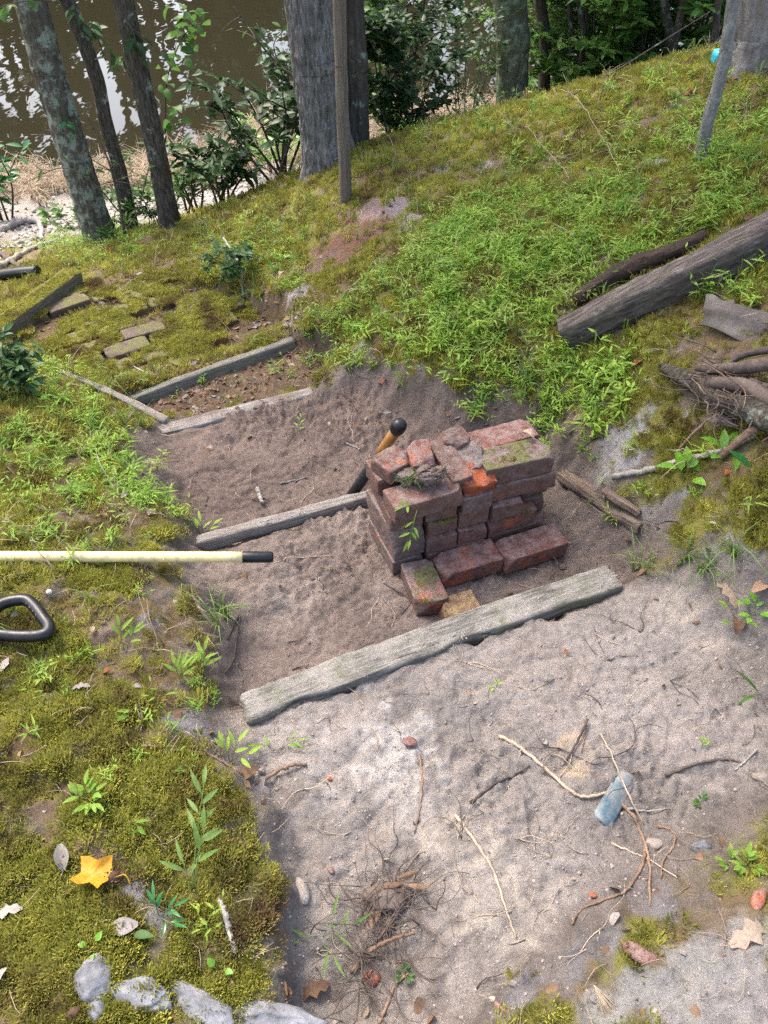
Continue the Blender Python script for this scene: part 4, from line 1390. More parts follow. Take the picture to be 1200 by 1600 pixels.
small_plant('grass_sprig', stack_pt(.03, -.105, .155), 'bright green grass sprig hanging down the left face of the stack', [(210, .05, 30, 3), (250, .09, -55, 4), (235, .11, -70, 3)], .030, .007, seed=3)

# ------------------------------------------------------------------ tools
# tool with black knob leaning behind the bricks
tb, tk = Vector(aty(552, 770, 1.83)), Vector(aty(626, 662, 1.74))
d = tk - tb
t = empty('digging_tool', tb, 'tool with wooden handle and black knob leaning behind the stack', 'tool')
def ptl(f): return tuple(d * f)
mesh_obj('shaft', *tube([ptl(-.12), ptl(.2), ptl(.4), ptl(.60)], [.017, .017, .017, .0165], 18), 'steel_dark', t)
mesh_obj('handle', *tube([ptl(.595), ptl(.7), ptl(.8), ptl(.93)], [.0150, .0155, .0160, .0165], 18), 'tool_wood', t)
kn = [(f, r) for f, r in ((.905, .0175), (.915, .0205), (.94, .0222), (.97, .0222), (.995, .0205), (1.012, .016), (1.022, .009), (1.025, .003))]
mesh_obj('knob', *tube([ptl(f) for f, r in kn], [r for f, r in kn], 20), 'rubber', t)

# yellow pole with black cap
zc = .085
pe, ps = Vector(atz(427, 870.5, .0)), Vector(atz(-140, 869.5, .118))
t = empty('tool_pole', ps, 'pale yellow tool pole with black end cap lying across the grass', 'tool pole')
d = pe - ps
L = d.length
dn = d.normalized()
mesh_obj('pole', *tube([tuple(dn * s) for s in np.linspace(0, L - .078, 24)], .0142, 20), 'tool_yellow', t)
cp = [(L - .080, .0148), (L - .079, .0152), (L - .040, .0152), (L - .006, .0150), (L - .002, .0138), (L, .011)]
mesh_obj('end_cap', *tube([tuple(dn * s) for s, r in cp], [r for s, r in cp], 20), 'rubber', t)

# D grip of a spade
gc = at(20, 972, .022)
t = empty('spade_grip', gc, 'black plastic D shaped spade grip lying on the moss', 'spade grip')
loopz = .016
pix = [(-70,968),(-40,968),(-12,955),(2,944),(22,938),(42,938),(56,950),(68,966),(76,978),(74,988),(60,993),(35,994),(8,992),(-15,988),(-40,976),(-70,972)]
pts = [Vector(atz(u, v, gc.z + loopz)) - gc for u, v in pix]
C = spline(pts, 90)
rad = np.full(90, .0140)
loop_ob = mesh_obj('grip_loop', *tube(C, rad, 16), 'rubber', t)
mb = MB()
for i in range(4):
    for j in range(3):
        f = .2 + .15 * i
        a = Vector(pts[5]).lerp(Vector(pts[8]), f)
        s = Vector((.0060 * (j - 1), .004 * (j - 1), .0136 - .0014 * abs(j - 1)))
        mb.add(*[[tuple(Vector(v) + a + s) for v in lump(.0013, .0013, .0010, 1, 1, 0, 0)[0]], lump(.0013, .0013, .0010, 1, 1, 0, 0)[1]])
mb.obj('grip_bumps', 'stick_grey', loop_ob)['kind'] = 'stuff'
mesh_obj('shaft', *tube([pts[0] + Vector((-.5, .0, .0)), pts[0] + Vector((-.2, 0, 0)), pts[0] + Vector((0, .0, 0))], .014, 14), 'tool_wood', t)

# black pipe at far left
mesh_obj('black_pipe', *tube(spline([lift(at(-60,452), .03), lift(at(-10,442), .035), lift(at(30,436), .035), lift(at(62,432), .03)], 30), .030, 16), 'rubber')
tag(bpy.data.objects['black_pipe'], 'short black drain pipe lying behind the moss topped timber', 'pipe')

# blue thing among the trees
bp = at(1130, 99, .022)
V, Fc = rounded_box(.11, .07, .065, .018, (8, 8, 6), .004, 77, 0, 12)
o = mesh_obj('blue_tub', V, Fc, 'blue_plastic', loc=tuple(bp))
tag(o, 'bright blue plastic tub behind the grey sapling', 'tub')

# ------------------------------------------------------------------ trees
def bark_tube(C, r, seg, seed, amp, kx, ky, flare=0.0):
    n = len(C)
    C = np.array(C)
    s = np.concatenate([[0], np.cumsum(np.linalg.norm(np.diff(C, axis=0), axis=1))])[:, None]
    a = np.arange(seg)[None] / seg
    wob = (vnoise(a * kx * .5 + 0 * s, s * ky * .6, seed + 5, max(2, kx // 2)) - .5) * .9
    aa = a * kx + wob
    ridge = 1 - np.abs(vnoise(aa, s * ky, seed, kx) * 2 - 1)
    fine = vnoise(a * kx * 2 + 0 * s, s * ky * 3, seed + 1, kx * 2)
    coarse = vnoise(a * 3 + 0 * s, s * 1.5, seed + 2, 3) - .5
    D = (ridge - .5) * amp + (fine - .5) * amp * .6 + coarse * .10
    if flare:
        lobes = .55 + .45 * np.cos(a * 2 * math.pi * 5 + seed) * 1.0
        D = D + flare * np.exp(-s / (.10)) * (.4 + lobes)
    return tube(C, r, seg, D)

def crown_mesh(center, rad, n, seed, size=.16):
    rg = np.random.default_rng(seed)
    mb = MB()
    sh = leaf_shape(size, size * .55, 2, .25, .2, .45)
    lob = [(np.array([rg.normal(0, .5), rg.normal(0, .5), rg.normal(0, .35)]) * rad, rad * rg.uniform(.3, .6)) for _ in range(14)]
    for k in range(n):
        c, rr = lob[rg.integers(0, 14)]
        v = rg.normal(0, 1, 3)
        v /= np.linalg.norm(v)
        p = np.array(center) + c + v * rr * rg.random() ** .4
        put(mb, sh, p, frame(rg.normal(0, 1, 3), roll=rg.uniform(-3, 3)), rg.uniform(.6, 1.3))
    return mb

def tree(name, pix, depth_y, radii, mat, label, cat='tree', seed=0, seg=36, n=110, amp=.10, kx=14, ky=5, flare=.35, H=None, base=None, crown=0, limbs=True, group=None):
    """pix: pixels along the trunk axis from the base up (all about depth_y away); the trunk goes on straight above the frame"""
    P = [Vector(aty(u, v, depth_y + (k * .0))) for k, (u, v) in enumerate(pix)]
    b = base if base is not None else on(P[0].x, depth_y)
    b = Vector(b)
    o = empty(name, b, label, cat, group)
    P = [p - b for p in P]
    P[0] = Vector((P[0].x, P[0].y, -.06))
    dirn = (P[-1] - P[-2]).normalized()
    top = max(H or 6.5, P[-1].z + 1)
    end = P[-1] + dirn * ((top - P[-1].z) / max(dirn.z, .5)) * 1.0
    P.append(P[-1].lerp(end, .5)); P.append(end)
    low = 3 if len(P) > 3 else 2
    C = spline(P, n)
    zz = C[:, 2]
    # more rings low down, where the camera sees them
    f = np.linspace(0, 1, n) ** 1.7 * (len(P) - 1)
    CC = []
    dense = spline(P, 600)
    fi = f / (len(P) - 1) * 599
    C = np.stack([np.interp(fi, np.arange(600), dense[:, q]) for q in range(3)], -1)
    r = np.interp(C[:, 2], [0, 1.2, top], [radii[0], radii[1], radii[1] * .45])
    trunk_ob = mesh_obj('trunk', *bark_tube(C, r, seg, seed, amp, kx, ky, flare), mat, o)
    rg = random.Random(seed)
    if crown:
        mb = MB()
        for k in range(6):
            i = int(n * rg.uniform(.86, .98))
            a = rg.random() * 6.28
            l = rg.uniform(.8, 1.8)
            p0 = C[i]
            mesh_obj('limb', *tube(spline([p0, p0 + np.array([math.cos(a) * l * .5, math.sin(a) * l * .5, l * .35]), p0 + np.array([math.cos(a) * l, math.sin(a) * l, l * .9])], 10), np.linspace(r[i] * .5, .01, 10), 8), mat, trunk_ob)
        cm = crown_mesh((C[-1][0], C[-1][1], top + .4), 1.9, crown, seed, .22)
        cm.obj('crown', 'crown_leaf', o)
    return o

gb = at(520, 258)
tree('oak_tree', [(516,258),(496,100),(484,0)], gb.y + .10, (.128, .112), 'bark_oak', 'big grey ridged oak trunk at top centre', seed=2, seg=190, n=420, amp=.15, kx=46, ky=9, flare=.30, crown=500, H=7)
tree('oak_tree', [(548,225),(545,100),(538,0)], gb.y + .30, (.105, .090), 'bark_dark', 'darker lichen streaked trunk right behind the big grey oak', seed=4, seg=130, n=300, amp=.12, kx=30, ky=8, flare=.35, crown=400, H=7)
vb = at(540, 312)
tree('sapling', [(540,312),(537,220),(533,110),(530,0)], vb.y, (.029, .026), 'bark_vine', 'slim straight brown stem standing before the big grey oak', 'sapling', seed=6, seg=24, n=120, amp=.14, kx=9, ky=6, flare=.25, H=5)
lb = at(160, 374)
tree('leaning_tree', [(158,374),(118,250),(78,120),(48,0)], lb.y, (.088, .078), 'bark_lichen', 'lichen spotted leftmost trunk leaning over the shore', seed=8, seg=90, n=260, amp=.16, kx=22, ky=9, crown=450, H=6.5)
l2 = at(206, 362)
tree('slender_tree', [(206,362),(190,280),(165,190),(150,120),(118,30),(105,0)], l2.y + .05, (.042, .036), 'bark_thin', 'thin dark crooked trunk second from left', seed=10, seg=36, n=120, amp=.12, kx=10, ky=7, H=5, crown=250)
l3 = at(266, 356)
tree('slender_tree', [(266,356),(243,230),(216,110),(192,0)], l3.y, (.056, .048), 'bark_thin', 'straight brown trunk third from left, rooted in ferny green', seed=12, seg=80, n=240, amp=.17, kx=20, ky=10, crown=350, H=6.5)
tree('mossy_tree', [(806,150),(801,60),(797,0)], 6.0, (.112, .104), 'bark_green', 'green grey mossy trunk standing past the crest, right of centre', seed=14, seg=56, n=140, amp=.05, kx=16, ky=6, crown=450, H=7)
tree('slender_tree', [(857,150),(852,60),(843,0)], 6.3, (.042, .038), 'bark_dark', 'thin dark trunk just right of the mossy green grey trunk', seed=16, seg=28, n=90, amp=.12, kx=10, ky=7, H=5.5, crown=200)
tb_ = at(1096, 250)
tree('sapling', [(1096,250),(1106,190),(1122,135),(1136,70),(1146,0)], tb_.y, (.021, .0185), 'bark_smooth', 'grey sapling with a bend rising at upper right', 'sapling', seed=18, seg=28, n=130, amp=.08, kx=8, ky=12, flare=.35, H=4.5, crown=120)
rb_ = at(1192, 108)
tree('oak_tree', [(1196,104),(1200,50),(1206,0)], rb_.y + .1, (.135, .112), 'bark_pine', 'thick pale trunk cut off by the top right corner', seed=20, seg=110, n=260, amp=.12, kx=24, ky=14, flare=.5, crown=450, H=7)
for k, (px, y_, r_, lab) in enumerate([
   ([(896,120),(892,60),(890,0)], 6.2, .018, 'thin dark stem between the two shrubs at top right'),
   ([(906,125),(912,60),(905,0)], 6.0, .020, 'thin brown stem beside the forked dark stem in the brush'),
   ([(1056,108),(1046,50),(1036,0)], 5.6, .030, 'crooked grey stem in the brush left of the bent sapling'),
   ([(1044,110),(1052,80),(1060,40)], 5.5, .022, 'short dark stump stem in the brush left of the bent sapling'),
   ([(1117,100),(1118,50),(1122,0)], 5.3, .020, 'black straight stem just left of the bent grey sapling')]):
    tree('thin_tree', px, y_, (r_, r_ * .9), 'bark_dark', lab, 'stem', seed=30 + k, seg=14, n=40, amp=.12, kx=6, ky=8, flare=.2, H=3.5)

# ------------------------------------------------------------------ shrubs
def shrub(name, base, H, spread, nst, leafL, leafW, leaf_m, label, seed, per=16, cat='shrub', bare=.25, r0=.010, lean=(0, 0), group=None, up=.5, sub=3):
    rg = random.Random(seed)
    o = empty(name, base, label, cat, group)
    ms, mf = MB(), MB()
    shapes = [leaf_shape(leafL, leafW, 4, .22, c, .45, .006) for c in (.05, .2, .4)]
    for s in range(nst):
        a = rg.random() * 6.28
        l = H * rg.uniform(.6, 1.1)
        sp = spread * rg.uniform(.3, 1)
        p0 = np.array([rg.uniform(-.05, .05), rg.uniform(-.05, .05), -.04])
        p2 = np.array([math.cos(a) * sp + lean[0], math.sin(a) * sp + lean[1], l])
        p1 = p0 * .5 + p2 * .5 + np.array([rg.uniform(-.08, .08), rg.uniform(-.08, .08), l * .1])
        C = spline([p0, p1, p2], 10)
        ms.add(*tube(C, np.linspace(r0, r0 * .35, 10), 5))
        tips = [(C, .35 + bare * .5 if bare > .06 else .02)]
        for q in range(sub if bare > .06 else sub + 4):
            i = rg.randint(3 if bare > .06 else 1, 8)
            b_ = a + rg.uniform(-2.2, 2.2)
            ll = l * rg.uniform(.25, .5)
            D = spline([C[i], C[i] + np.array([math.cos(b_) * ll * .5, math.sin(b_) * ll * .5, ll * .3]), C[i] + np.array([math.cos(b_) * ll, math.sin(b_) * ll, ll * rg.uniform(.2, .8)])], 7)
            ms.add(*tube(D, np.linspace(r0 * .5, r0 * .2, 7), 4))
            tips.append((D, bare))
        for Cc, b0 in tips:
            m_ = len(Cc) - 1
            for k in range(per):
                t_ = b0 + (1 - b0) * rg.random() ** .7
                i = min(m_ - 1, int(t_ * m_))
                p = Cc[i] + (Cc[i + 1] - Cc[i]) * (t_ * m_ - i)
                la = rg.random() * 6.28
                le = rg.uniform(-.35, .75) * up * 2
                put(mf, shapes[rg.randint(0, 2)], p, frame((math.cos(la) * math.cos(le), math.sin(la) * math.cos(le), math.sin(le)), roll=rg.uniform(-.7, .7)), rg.uniform(.55, 1.15))
    ms.obj('stems', 'stem', o)
    f = mf.obj('foliage', leaf_m, o)
    f['kind'] = 'stuff'
    return o

def wat(u, v, y):
    p = aty(u, v, y)
    return on(p[0], y)
shrub('laurel_shrub', wat(440, 290, 5.0), .75, .42, 11, .105, .034, 'dark_leaf', 'dark glossy evergreen shrub left of the big grey oak', 51, 14, bare=.1)
shrub('laurel_shrub', wat(350, 330, 5.0), .42, .34, 9, .095, .032, 'dark_leaf', 'low dark evergreen shrub right of the third trunk', 52, 15, bare=.1)
shrub('laurel_shrub', wat(300, 338, 5.15), .34, .20, 7, .06, .024, 'mid_leaf', 'low mid green leafy plant at the foot of the third trunk', 53, 12)
shrub('brush_shrub', wat(640, 190, 5.2), 1.0, .50, 12, .060, .026, 'dark_leaf', 'tangled dark twiggy brush right of the big oak trunks', 54, 40, bare=.05, r0=.005)
shrub('brush_shrub', wat(725, 175, 5.7), 1.0, .45, 9, .05, .022, 'dark_leaf', 'thin brown brush left of the mossy trunk', 55, 14, bare=.05, r0=.004, sub=3)
shrub('holly_shrub', wat(610, 130, 5.5), 1.5, .35, 7, .07, .030, 'mid_leaf', 'taller bright leafed shrub against the right side of the dark oak', 56, 26, bare=.05, r0=.006)
shrub('laurel_shrub', wat(930, 120, 6.2), 1.75, .75, 18, .095, .036, 'mid_leaf', 'dense leafy shrub right of the thin dark trunk, top', 57, 44, bare=.05)
shrub('laurel_shrub', wat(1010, 110, 5.9), 1.5, .6, 14, .09, .034, 'mid_leaf', 'leafy shrub behind the crooked grey stem at top right', 58, 40, bare=.05)
shrub('laurel_shrub', wat(880, 120, 6.9), 1.6, .6, 12, .09, .035, 'mid_leaf', 'leafy shrub behind the thin trunk beside the mossy tree', 59, 40, bare=.05)
shrub('holly_shrub', wat(1090, 90, 5.9), 1.2, .45, 8, .06, .028, 'mid_leaf', 'small leafy shrub between the bent sapling and the corner trunk', 60, 34, bare=.05)
shrub('bay_seedling', at(8, 345), .62, .18, 5, .13, .050, 'glossy_leaf', 'broad leaved green seedling at the left edge by the shore', 61, 9, 'seedling', sub=1)
shrub('laurel_shrub', at(12, 612), .16, .13, 9, .050, .020, 'dark_leaf', 'dark bushy evergreen at the left edge below the moss topped timber', 62, 12, r0=.004)
shrub('laurel_shrub', at(365, 440), .16, .10, 6, .045, .018, 'dark_leaf', 'low dark green clump beside the pale dead twig', 63, 10, r0=.003)
shrub('laurel_shrub', wat(245, 360, 4.75), .22, .16, 6, .05, .020, 'mid_leaf', 'leafy green tuft between the second and third trunks', 64, 10, r0=.004)
shrub('fern_clump', wat(185, 385, 4.6), .18, .18, 7, .05, .016, 'mid_leaf', 'green tuft at the foot of the leftmost trunk', 65, 9, 'plant', r0=.003)
shrub('shore_weed', wat(110, 330, 5.6), .22, .22, 6, .07, .030, 'mid_leaf', 'broad leaved weed on the shell sand behind the leftmost trunk', 66, 7, 'plant', r0=.003)
shrub('shore_weed', wat(205, 300, 5.9), .3, .25, 6, .07, .028, 'mid_leaf', 'green weed on the shell sand between the two left trunks', 67, 7, 'plant', r0=.003)
shrub('shore_weed', wat(420, 215, 7.0), .5, .3, 8, .07, .025, 'bright_leaf', 'bright weed on the shore left of the big oak', 68, 8, 'plant', r0=.004)

# leafy branches reaching into the picture from the trunks
def branch(name, pix, y_, label, leafL, leafW, leaf_m, seed, n_leaf=26, r=.008, spread=.05, cat='branch', droop=0, dy=0.0, twigs=5, mat='stem'):
    rg = random.Random(seed)
    P = [Vector(aty(u, v, y_ + dy * k)) for k, (u, v) in enumerate(pix)]
    o = empty(name, P[0], label, cat)
    C = spline([p - P[0] for p in P], 20)
    ms, mf = MB(), MB()
    ms.add(*tube(C, np.linspace(r, r * .35, 20), 6))
    tips = [C]
    for k in range(twigs):
        i = rg.randint(5, 18)
        d_ = np.array([rg.uniform(-1, 1), rg.uniform(-.8, .8), rg.uniform(-.5, .8) - droop])
        l = rg.uniform(.08, .22)
        D = spline([C[i], C[i] + d_ * l * .5 + [0, 0, .01], C[i] + d_ * l], 6)
        ms.add(*tube(D, np.linspace(r * .4, r * .15, 6), 4))
        tips.append(D)
    shapes = [leaf_shape(leafL, leafW, 4, .2, c, .42, .008) for c in (.1, .3, .5)]
    for k in range(n_leaf):
        Cc = tips[rg.randint(0, len(tips) - 1)]
        i = rg.randint(len(Cc) // 3, len(Cc) - 1)
        la = rg.random() * 6.28
        le = rg.uniform(-.6, .5) - droop
        p = Cc[i] + np.array([rg.uniform(-1, 1), rg.uniform(-1, 1), rg.uniform(-1, 1)]) * spread * .3
        put(mf, shapes[rg.randint(0, 2)], p, frame((math.cos(la) * math.cos(le), math.sin(la) * math.cos(le), math.sin(le)), roll=rg.uniform(-.8, .8)), rg.uniform(.6, 1.15))
    ms.obj('twig', mat, o)
    if n_leaf:
        mf.obj('foliage', leaf_m, o)['kind'] = 'stuff'
    return o
branch('leafy_branch', [(112,20),(130,35),(150,55),(165,95)], l2.y - .05, 'leafy dark branch hanging from the crooked second trunk', .07, .026, 'dark_leaf', 71, 34, .007, droop=.3)
branch('leafy_branch', [(196,30),(208,50),(214,75)], l3.y - .1, 'dark leaf cluster hanging on the third trunk near the top', .07, .028, 'dark_leaf', 72, 22, .005, droop=.5, twigs=4)
branch('leafy_branch', [(92,150),(104,190),(118,215)], lb.y - .15, 'grey green leaf sprig on the leftmost trunk', .06, .024, 'glossy_leaf', 73, 14, .004, droop=.2, twigs=3)
branch('leafy_branch', [(90,5),(60,0),(10,8),(-20,30)], lb.y - .2, 'leafy twig at the top left corner', .07, .03, 'mid_leaf', 74, 18, .004, twigs=4)
branch('maple_sapling', [(262,300),(258,200),(262,120),(285,60),(300,45)], l3.y + .75, 'slim bright leafed sapling against the water right of third trunk', .075, .05, 'mid_leaf', 75, 70, .007, cat='sapling', twigs=11, spread=.2)
branch('leafy_branch', [(470,130),(440,105),(428,70),(445,45)], gb.y + .3, 'green leafy twig left of the big oak near the top', .055, .028, 'mid_leaf', 76, 16, .005, twigs=4)
branch('leafy_branch', [(480,130),(440,105),(400,60),(365,10)], gb.y + .45, 'bare drooping branch left of the big oak', .05, .02, 'mid_leaf', 77, 4, .009, twigs=6)
branch('leafy_branch', [(465,170),(420,190),(400,215),(420,260)], gb.y + .5, 'thin arching branch with few leaves over the dark evergreen', .06, .026, 'mid_leaf', 78, 12, .005, twigs=5)
branch('dead_branch', [(585,160),(640,90),(695,48),(710,90)], 5.3, 'bare arching branch over the tangled brush right of the oaks', .04, .02, 'mid_leaf', 79, 3, .008, twigs=8)
branch('leafy_branch', [(795,5),(770,20),(748,38),(735,50)], 5.8, 'bright leafed twig at the top beside the mossy trunk', .06, .03, 'bright_leaf', 80, 12, .004, twigs=3)
branch('leafy_branch', [(590,20),(600,50),(590,90)], 4.95, 'green leaves against the dark oak trunk on its right side', .07, .034, 'mid_leaf', 81, 22, .005, twigs=5, droop=.2)
branch('bare_shrub', [(195,365),(180,290),(165,240),(130,170)], l2.y - .25, 'bare dark twiggy shrub before the second trunk', .05, .02, 'mid_leaf', 82, 6, .009, cat='shrub', twigs=9, mat='root_dark')
branch('bare_shrub', [(195,362),(215,330),(228,280),(232,262)], l2.y - .3, 'thin bare twig curving between second and third trunks', .05, .02, 'mid_leaf', 83, 3, .005, cat='twig', twigs=4, mat='root_dark')
branch('bare_shrub', [(185,330),(150,290),(100,262),(40,285)], l2.y - .3, 'long bare twig reaching left across the leftmost trunk', .05, .02, 'mid_leaf', 84, 5, .005, cat='twig', twigs=5, mat='root_dark')
# long grey branch leaning in the brush at upper right
o = mesh_obj('fallen_branch', *tube(spline([lift(at(892,150), .0), Vector(aty(960,112,4.6)), Vector(aty(1030,68,4.75)), Vector(aty(1110,18,4.9))], 40), np.linspace(.0055, .003, 40), 9), 'bark_thin')
tag(o, 'long pale branch slanting up through the brush at upper right', 'branch')

# far bank wood, seen mirrored in the water
mb, mt_ = MB(), MB()
rg = np.random.default_rng(99)
sh = leaf_shape(1.0, .62, 2, .2, .2, .45)
for k in range(60):
    x0 = -46 + (k % 34) * 2.8 + rg.uniform(-1.2, 1.2)
    y0 = rg.uniform(44, 50) if k < 34 else rg.uniform(51, 58)
    h = rg.uniform(15, 27)
    zb = 1.0
    mt_.add(*tube([(x0, y0, zb), (x0 + rg.uniform(-.4, .4), y0, h * .5), (x0 + rg.uniform(-.9, .9), y0, h)], [.34, .26, .08], 7))
    for lob in range(24 if k < 34 else 12):
        a_ = rg.random() * 6.28
        hh = rg.random() ** 1.25
        rr = rg.uniform(.2, 2.4) * (1.1 - .5 * hh)
        c_ = np.array([x0 + math.cos(a_) * rr, y0 + math.sin(a_) * rr, zb + h * hh])
        lr = rg.uniform(.5, 1.1)
        for q in range(20):
            v_ = rg.normal(0, 1, 3)
            put(mb, sh, c_ + v_ / np.linalg.norm(v_) * lr * rg.random() ** .4 * [1, 1, 1.3], frame(rg.normal(0, 1, 3), roll=rg.uniform(-3, 3)), rg.uniform(.7, 1.5))
k_ = len(mb.f)
mb.add(mt_.v, mt_.f)
fw = mb.obj('far_bank_wood', 'far_leaf')
fw.data.materials.append(M['bark_dark'])
fw.data.polygons.foreach_set('material_index', [0] * k_ + [1] * (len(mb.f) - k_))
tag(fw, 'wood on the far bank mirrored in the pond', 'wood', kind='stuff')

# ------------------------------------------------------------------ mossy brick paving on the lower landing
pav0 = atz(205, 612, Z5)
pa = R(33)
pc, psn = math.cos(pa), math.sin(pa)
paving = tag(empty('brick_paving', (0, 0, 0)), 'old mossy brick paving on the landing by the moss topped timber', kind='structure')
land5 = LANDS[0][1]
pv_meshes = []
for s in range(5):
    V, Fc = rounded_box(.196, .094, .05, .008, (6, 4, 2), .003, 300 + s, 1, 30)
    me = bpy.data.meshes.new('brick')
    me.from_pydata(V, [], Fc)
    me.polygons.foreach_set('use_smooth', [True] * len(me.polygons))
    me.materials.append(M['brick_paver'])
    pv_meshes.append(me)
pv_bare = []
for me in pv_meshes[:2]:
    m2 = me.copy()
    m2.materials.clear()
    m2.materials.append(M['brick_bare_paver'])
    pv_bare.append(m2)
bare_at = [atz(u, v, Z5) for u, v in ((104,478),(214,508),(192,557))]
pm = []
rg = random.Random(77)
for i in range(-9, 10):
    for j in range(-3, 16):
        lx, ly = (i + (.5 if j % 2 else 0)) * .208, j * .106
        X, Y = pav0[0] + lx * pc - ly * psn, pav0[1] + lx * psn + ly * pc
        sd = float(poly_sd(np.array([X]), np.array([Y]), land5)[0])
        lit_ = float(near_lit(np.array([X]), np.array([Y]), .2)[0])
        isb = any(math.hypot(X - q[0], Y - q[1]) < .075 for q in bare_at)
        if sd > -.05 or (not isb and rg.random() < .05 + .5 * lit_):
            continue
        o = bpy.data.objects.new('brick', rg.choice(pv_bare) if isb else rg.choice(pv_meshes))
        link(o, paving)
        o.location = (X + rg.uniform(-.006, .006), Y + rg.uniform(-.006, .006), Z5 - .022 + rg.uniform(-.005, .005) + (.006 if isb else 0))
        o.rotation_euler = (rg.uniform(-.03, .03), rg.uniform(-.03, .03), pa + rg.uniform(-.06, .06) + (math.pi if rg.random() < .5 else 0))
        if not isb:
            for q in range(70):
                a_, b_ = rg.uniform(-.099, .099), rg.uniform(-.048, .048)
                if vnoise(np.array([X * 9 + a_ * 20]), np.array([Y * 9 + b_ * 20]), 8)[0] < .64:
                    pm.append((X + a_ * pc - b_ * psn, Y + a_ * psn + b_ * pc, o.location.z + .024))
pm = np.array(pm)
scatter('paving_moss', pm, rz(len(pm), .2), RNG.uniform(.8, 1.5, len(pm)), RNG.integers(0, 5, len(pm)), moss_col, 'green moss grown over the old brick paving', 'moss')
# moss and wisps on some bricks and on the mossy timber
pm = []
tmb = bpy.data.objects['edging_timber']
for q in range(900):
    p = tmb.matrix_world @ Vector((rg.uniform(-.5, .5) * .62, rg.uniform(-.048, .03), .0))
    pm.append(p)
for lx0, lx1, ly0, ly1, z_, n_q in [(.26, .40, -.04, .03, .164, 22), (.0, .075, -.225, -.10, BZ + .057, 110), (.09, .16, -.075, -.060, BZ + 2.98 * CH, 26), (.29, .40, -.072, -.055, BZ + 1.98 * CH, 30), (.39, .46, -.02, .08, BZ + 3 * CH, 40)]:
    for q in range(n_q):
        if lx0 == .0 and .02 < (lx := rg.uniform(lx0, lx1)) < .055 and rg.random() < .8:
            continue
        pm.append(stack_pt(rg.uniform(lx0, lx1), rg.uniform(ly0, ly1), z_ - .002))
pm = np.array([list(p) for p in pm])
scatter('brick_moss', pm, rz(len(pm), .3), RNG.uniform(.22, .48, len(pm)), RNG.integers(0, 5, len(pm)), moss_col, 'tufts of moss on stacked bricks and on the old timber', 'moss')

# ------------------------------------------------------------------ roots, sticks, twigs
def stick(name, pix, r, mat, label, cat='root', r1=None, liftz=None, seg=7, ends=None, group=None, knob=0):
    P = [at(u, v) for u, v in pix]
    n = max(14, 6 * len(P))
    C = spline(P, n)
    h = height(C[:, 0], C[:, 1])
    C[:, 2] = np.maximum(C[:, 2], h) + (r * .7 if liftz is None else liftz)
    if ends:
        C[:, 2] += np.interp(np.linspace(0, 1, n), np.linspace(0, 1, len(ends)), ends)
    k = np.arange(n)
    C += np.stack([np.sin(k * 1.9 + len(pix)), np.cos(k * 2.3), np.zeros(n)], -1) * r * .22
    rr = np.linspace(r, r1 if r1 is not None else r * .5, n) * (1 + .14 * np.sin(k * 1.7))
    if knob:
        rr = rr * (1 + knob * (np.sin(k * .9) ** 8))
    c0 = C.mean(0)
    return tag(mesh_obj(name, *tube(C - c0, rr, seg), mat, loc=tuple(c0)), label, cat, group)

stick('root', [(780,1152),(808,1166),(850,1200),(890,1236),(915,1246),(955,1238)], .0042, 'root_pale', 'pale curving root pulled across dirt toward the blue shard', r1=.003)
stick('root', [(712,1275),(745,1320),(772,1366),(790,1420),(806,1466)], .0034, 'root_pale', 'long straight pale root right of the root clump', r1=.0018)
stick('root', [(735,1256),(760,1236),(800,1215),(828,1196)], .0034, 'root_dark', 'dark curved root left of the pale curving root', r1=.002)
stick('root', [(938,1148),(958,1195),(980,1250),(1004,1288)], .0020, 'root_pale', 'thin straw pale root crossing over the blue shard', r1=.0016, ends=[.004, .012, .018, .004])
stick('root', [(950,1240),(985,1272),(1002,1305),(1012,1340),(1015,1416)], .0042, 'root_brown', 'reddish brown root running down past the blue shard', r1=.0022)
stick('root', [(1008,1322),(1004,1350),(990,1376),(972,1396),(930,1412),(905,1425),(893,1445)], .0032, 'root_brown', 'forked brown root bending left below the blue shard', r1=.0018)
stick('root', [(978,1266),(1010,1268),(1042,1264)], .0028, 'stick_grey', 'short pale twig pointing right from the blue shard', 'twig', r1=.0012)
stick('root', [(955,1318),(985,1332),(1010,1342),(1058,1372)], .0022, 'root_pale', 'thin pale root crossing the brown roots below the shard', r1=.001)
stick('root', [(1028,1292),(1050,1300),(1052,1322),(1036,1345),(1032,1372)], .0030, 'root_brown', 'looping brown root right of the blue shard', r1=.0015)
stick('root', [(916,1130),(902,1160),(882,1192)], .0034, 'root_dark', 'short dark root sticking up above the pale curving root', r1=.002, ends=[.012, .008, 0])
stick('root', [(914,1128),(914,1150),(908,1176)], .0022, 'root_brown', 'thin brown root beside the short dark root', r1=.001)
stick('root', [(1040,1212),(1080,1196),(1130,1186),(1160,1192)], .0042, 'root_dark', 'dark root half buried at the right of the landing', r1=.002, liftz=0)
stick('twig', [(1182,1172),(1164,1190),(1148,1204)], .0026, 'stick_grey', 'pale forked twig at the right edge of the landing', 'twig', r1=.0014)
stick('root', [(655,1180),(660,1215),(656,1262),(648,1300)], .0030, 'root_brown', 'thin brown strand drawn as a line of shade left of centre landing', r1=.0016, liftz=0)  # brown strand stands in for a line of shade on the dirt
stick('root', [(548,1520),(580,1490),(612,1474),(648,1462)], .0042, 'root_brown', 'stubby brown root pointing right out of the root clump', r1=.0028, ends=[0, .015, .02, .012])
stick('root', [(592,1600),(605,1570),(618,1540),(640,1520)], .0032, 'root_brown', 'brown root bending out of dark soil at the bottom', r1=.002)
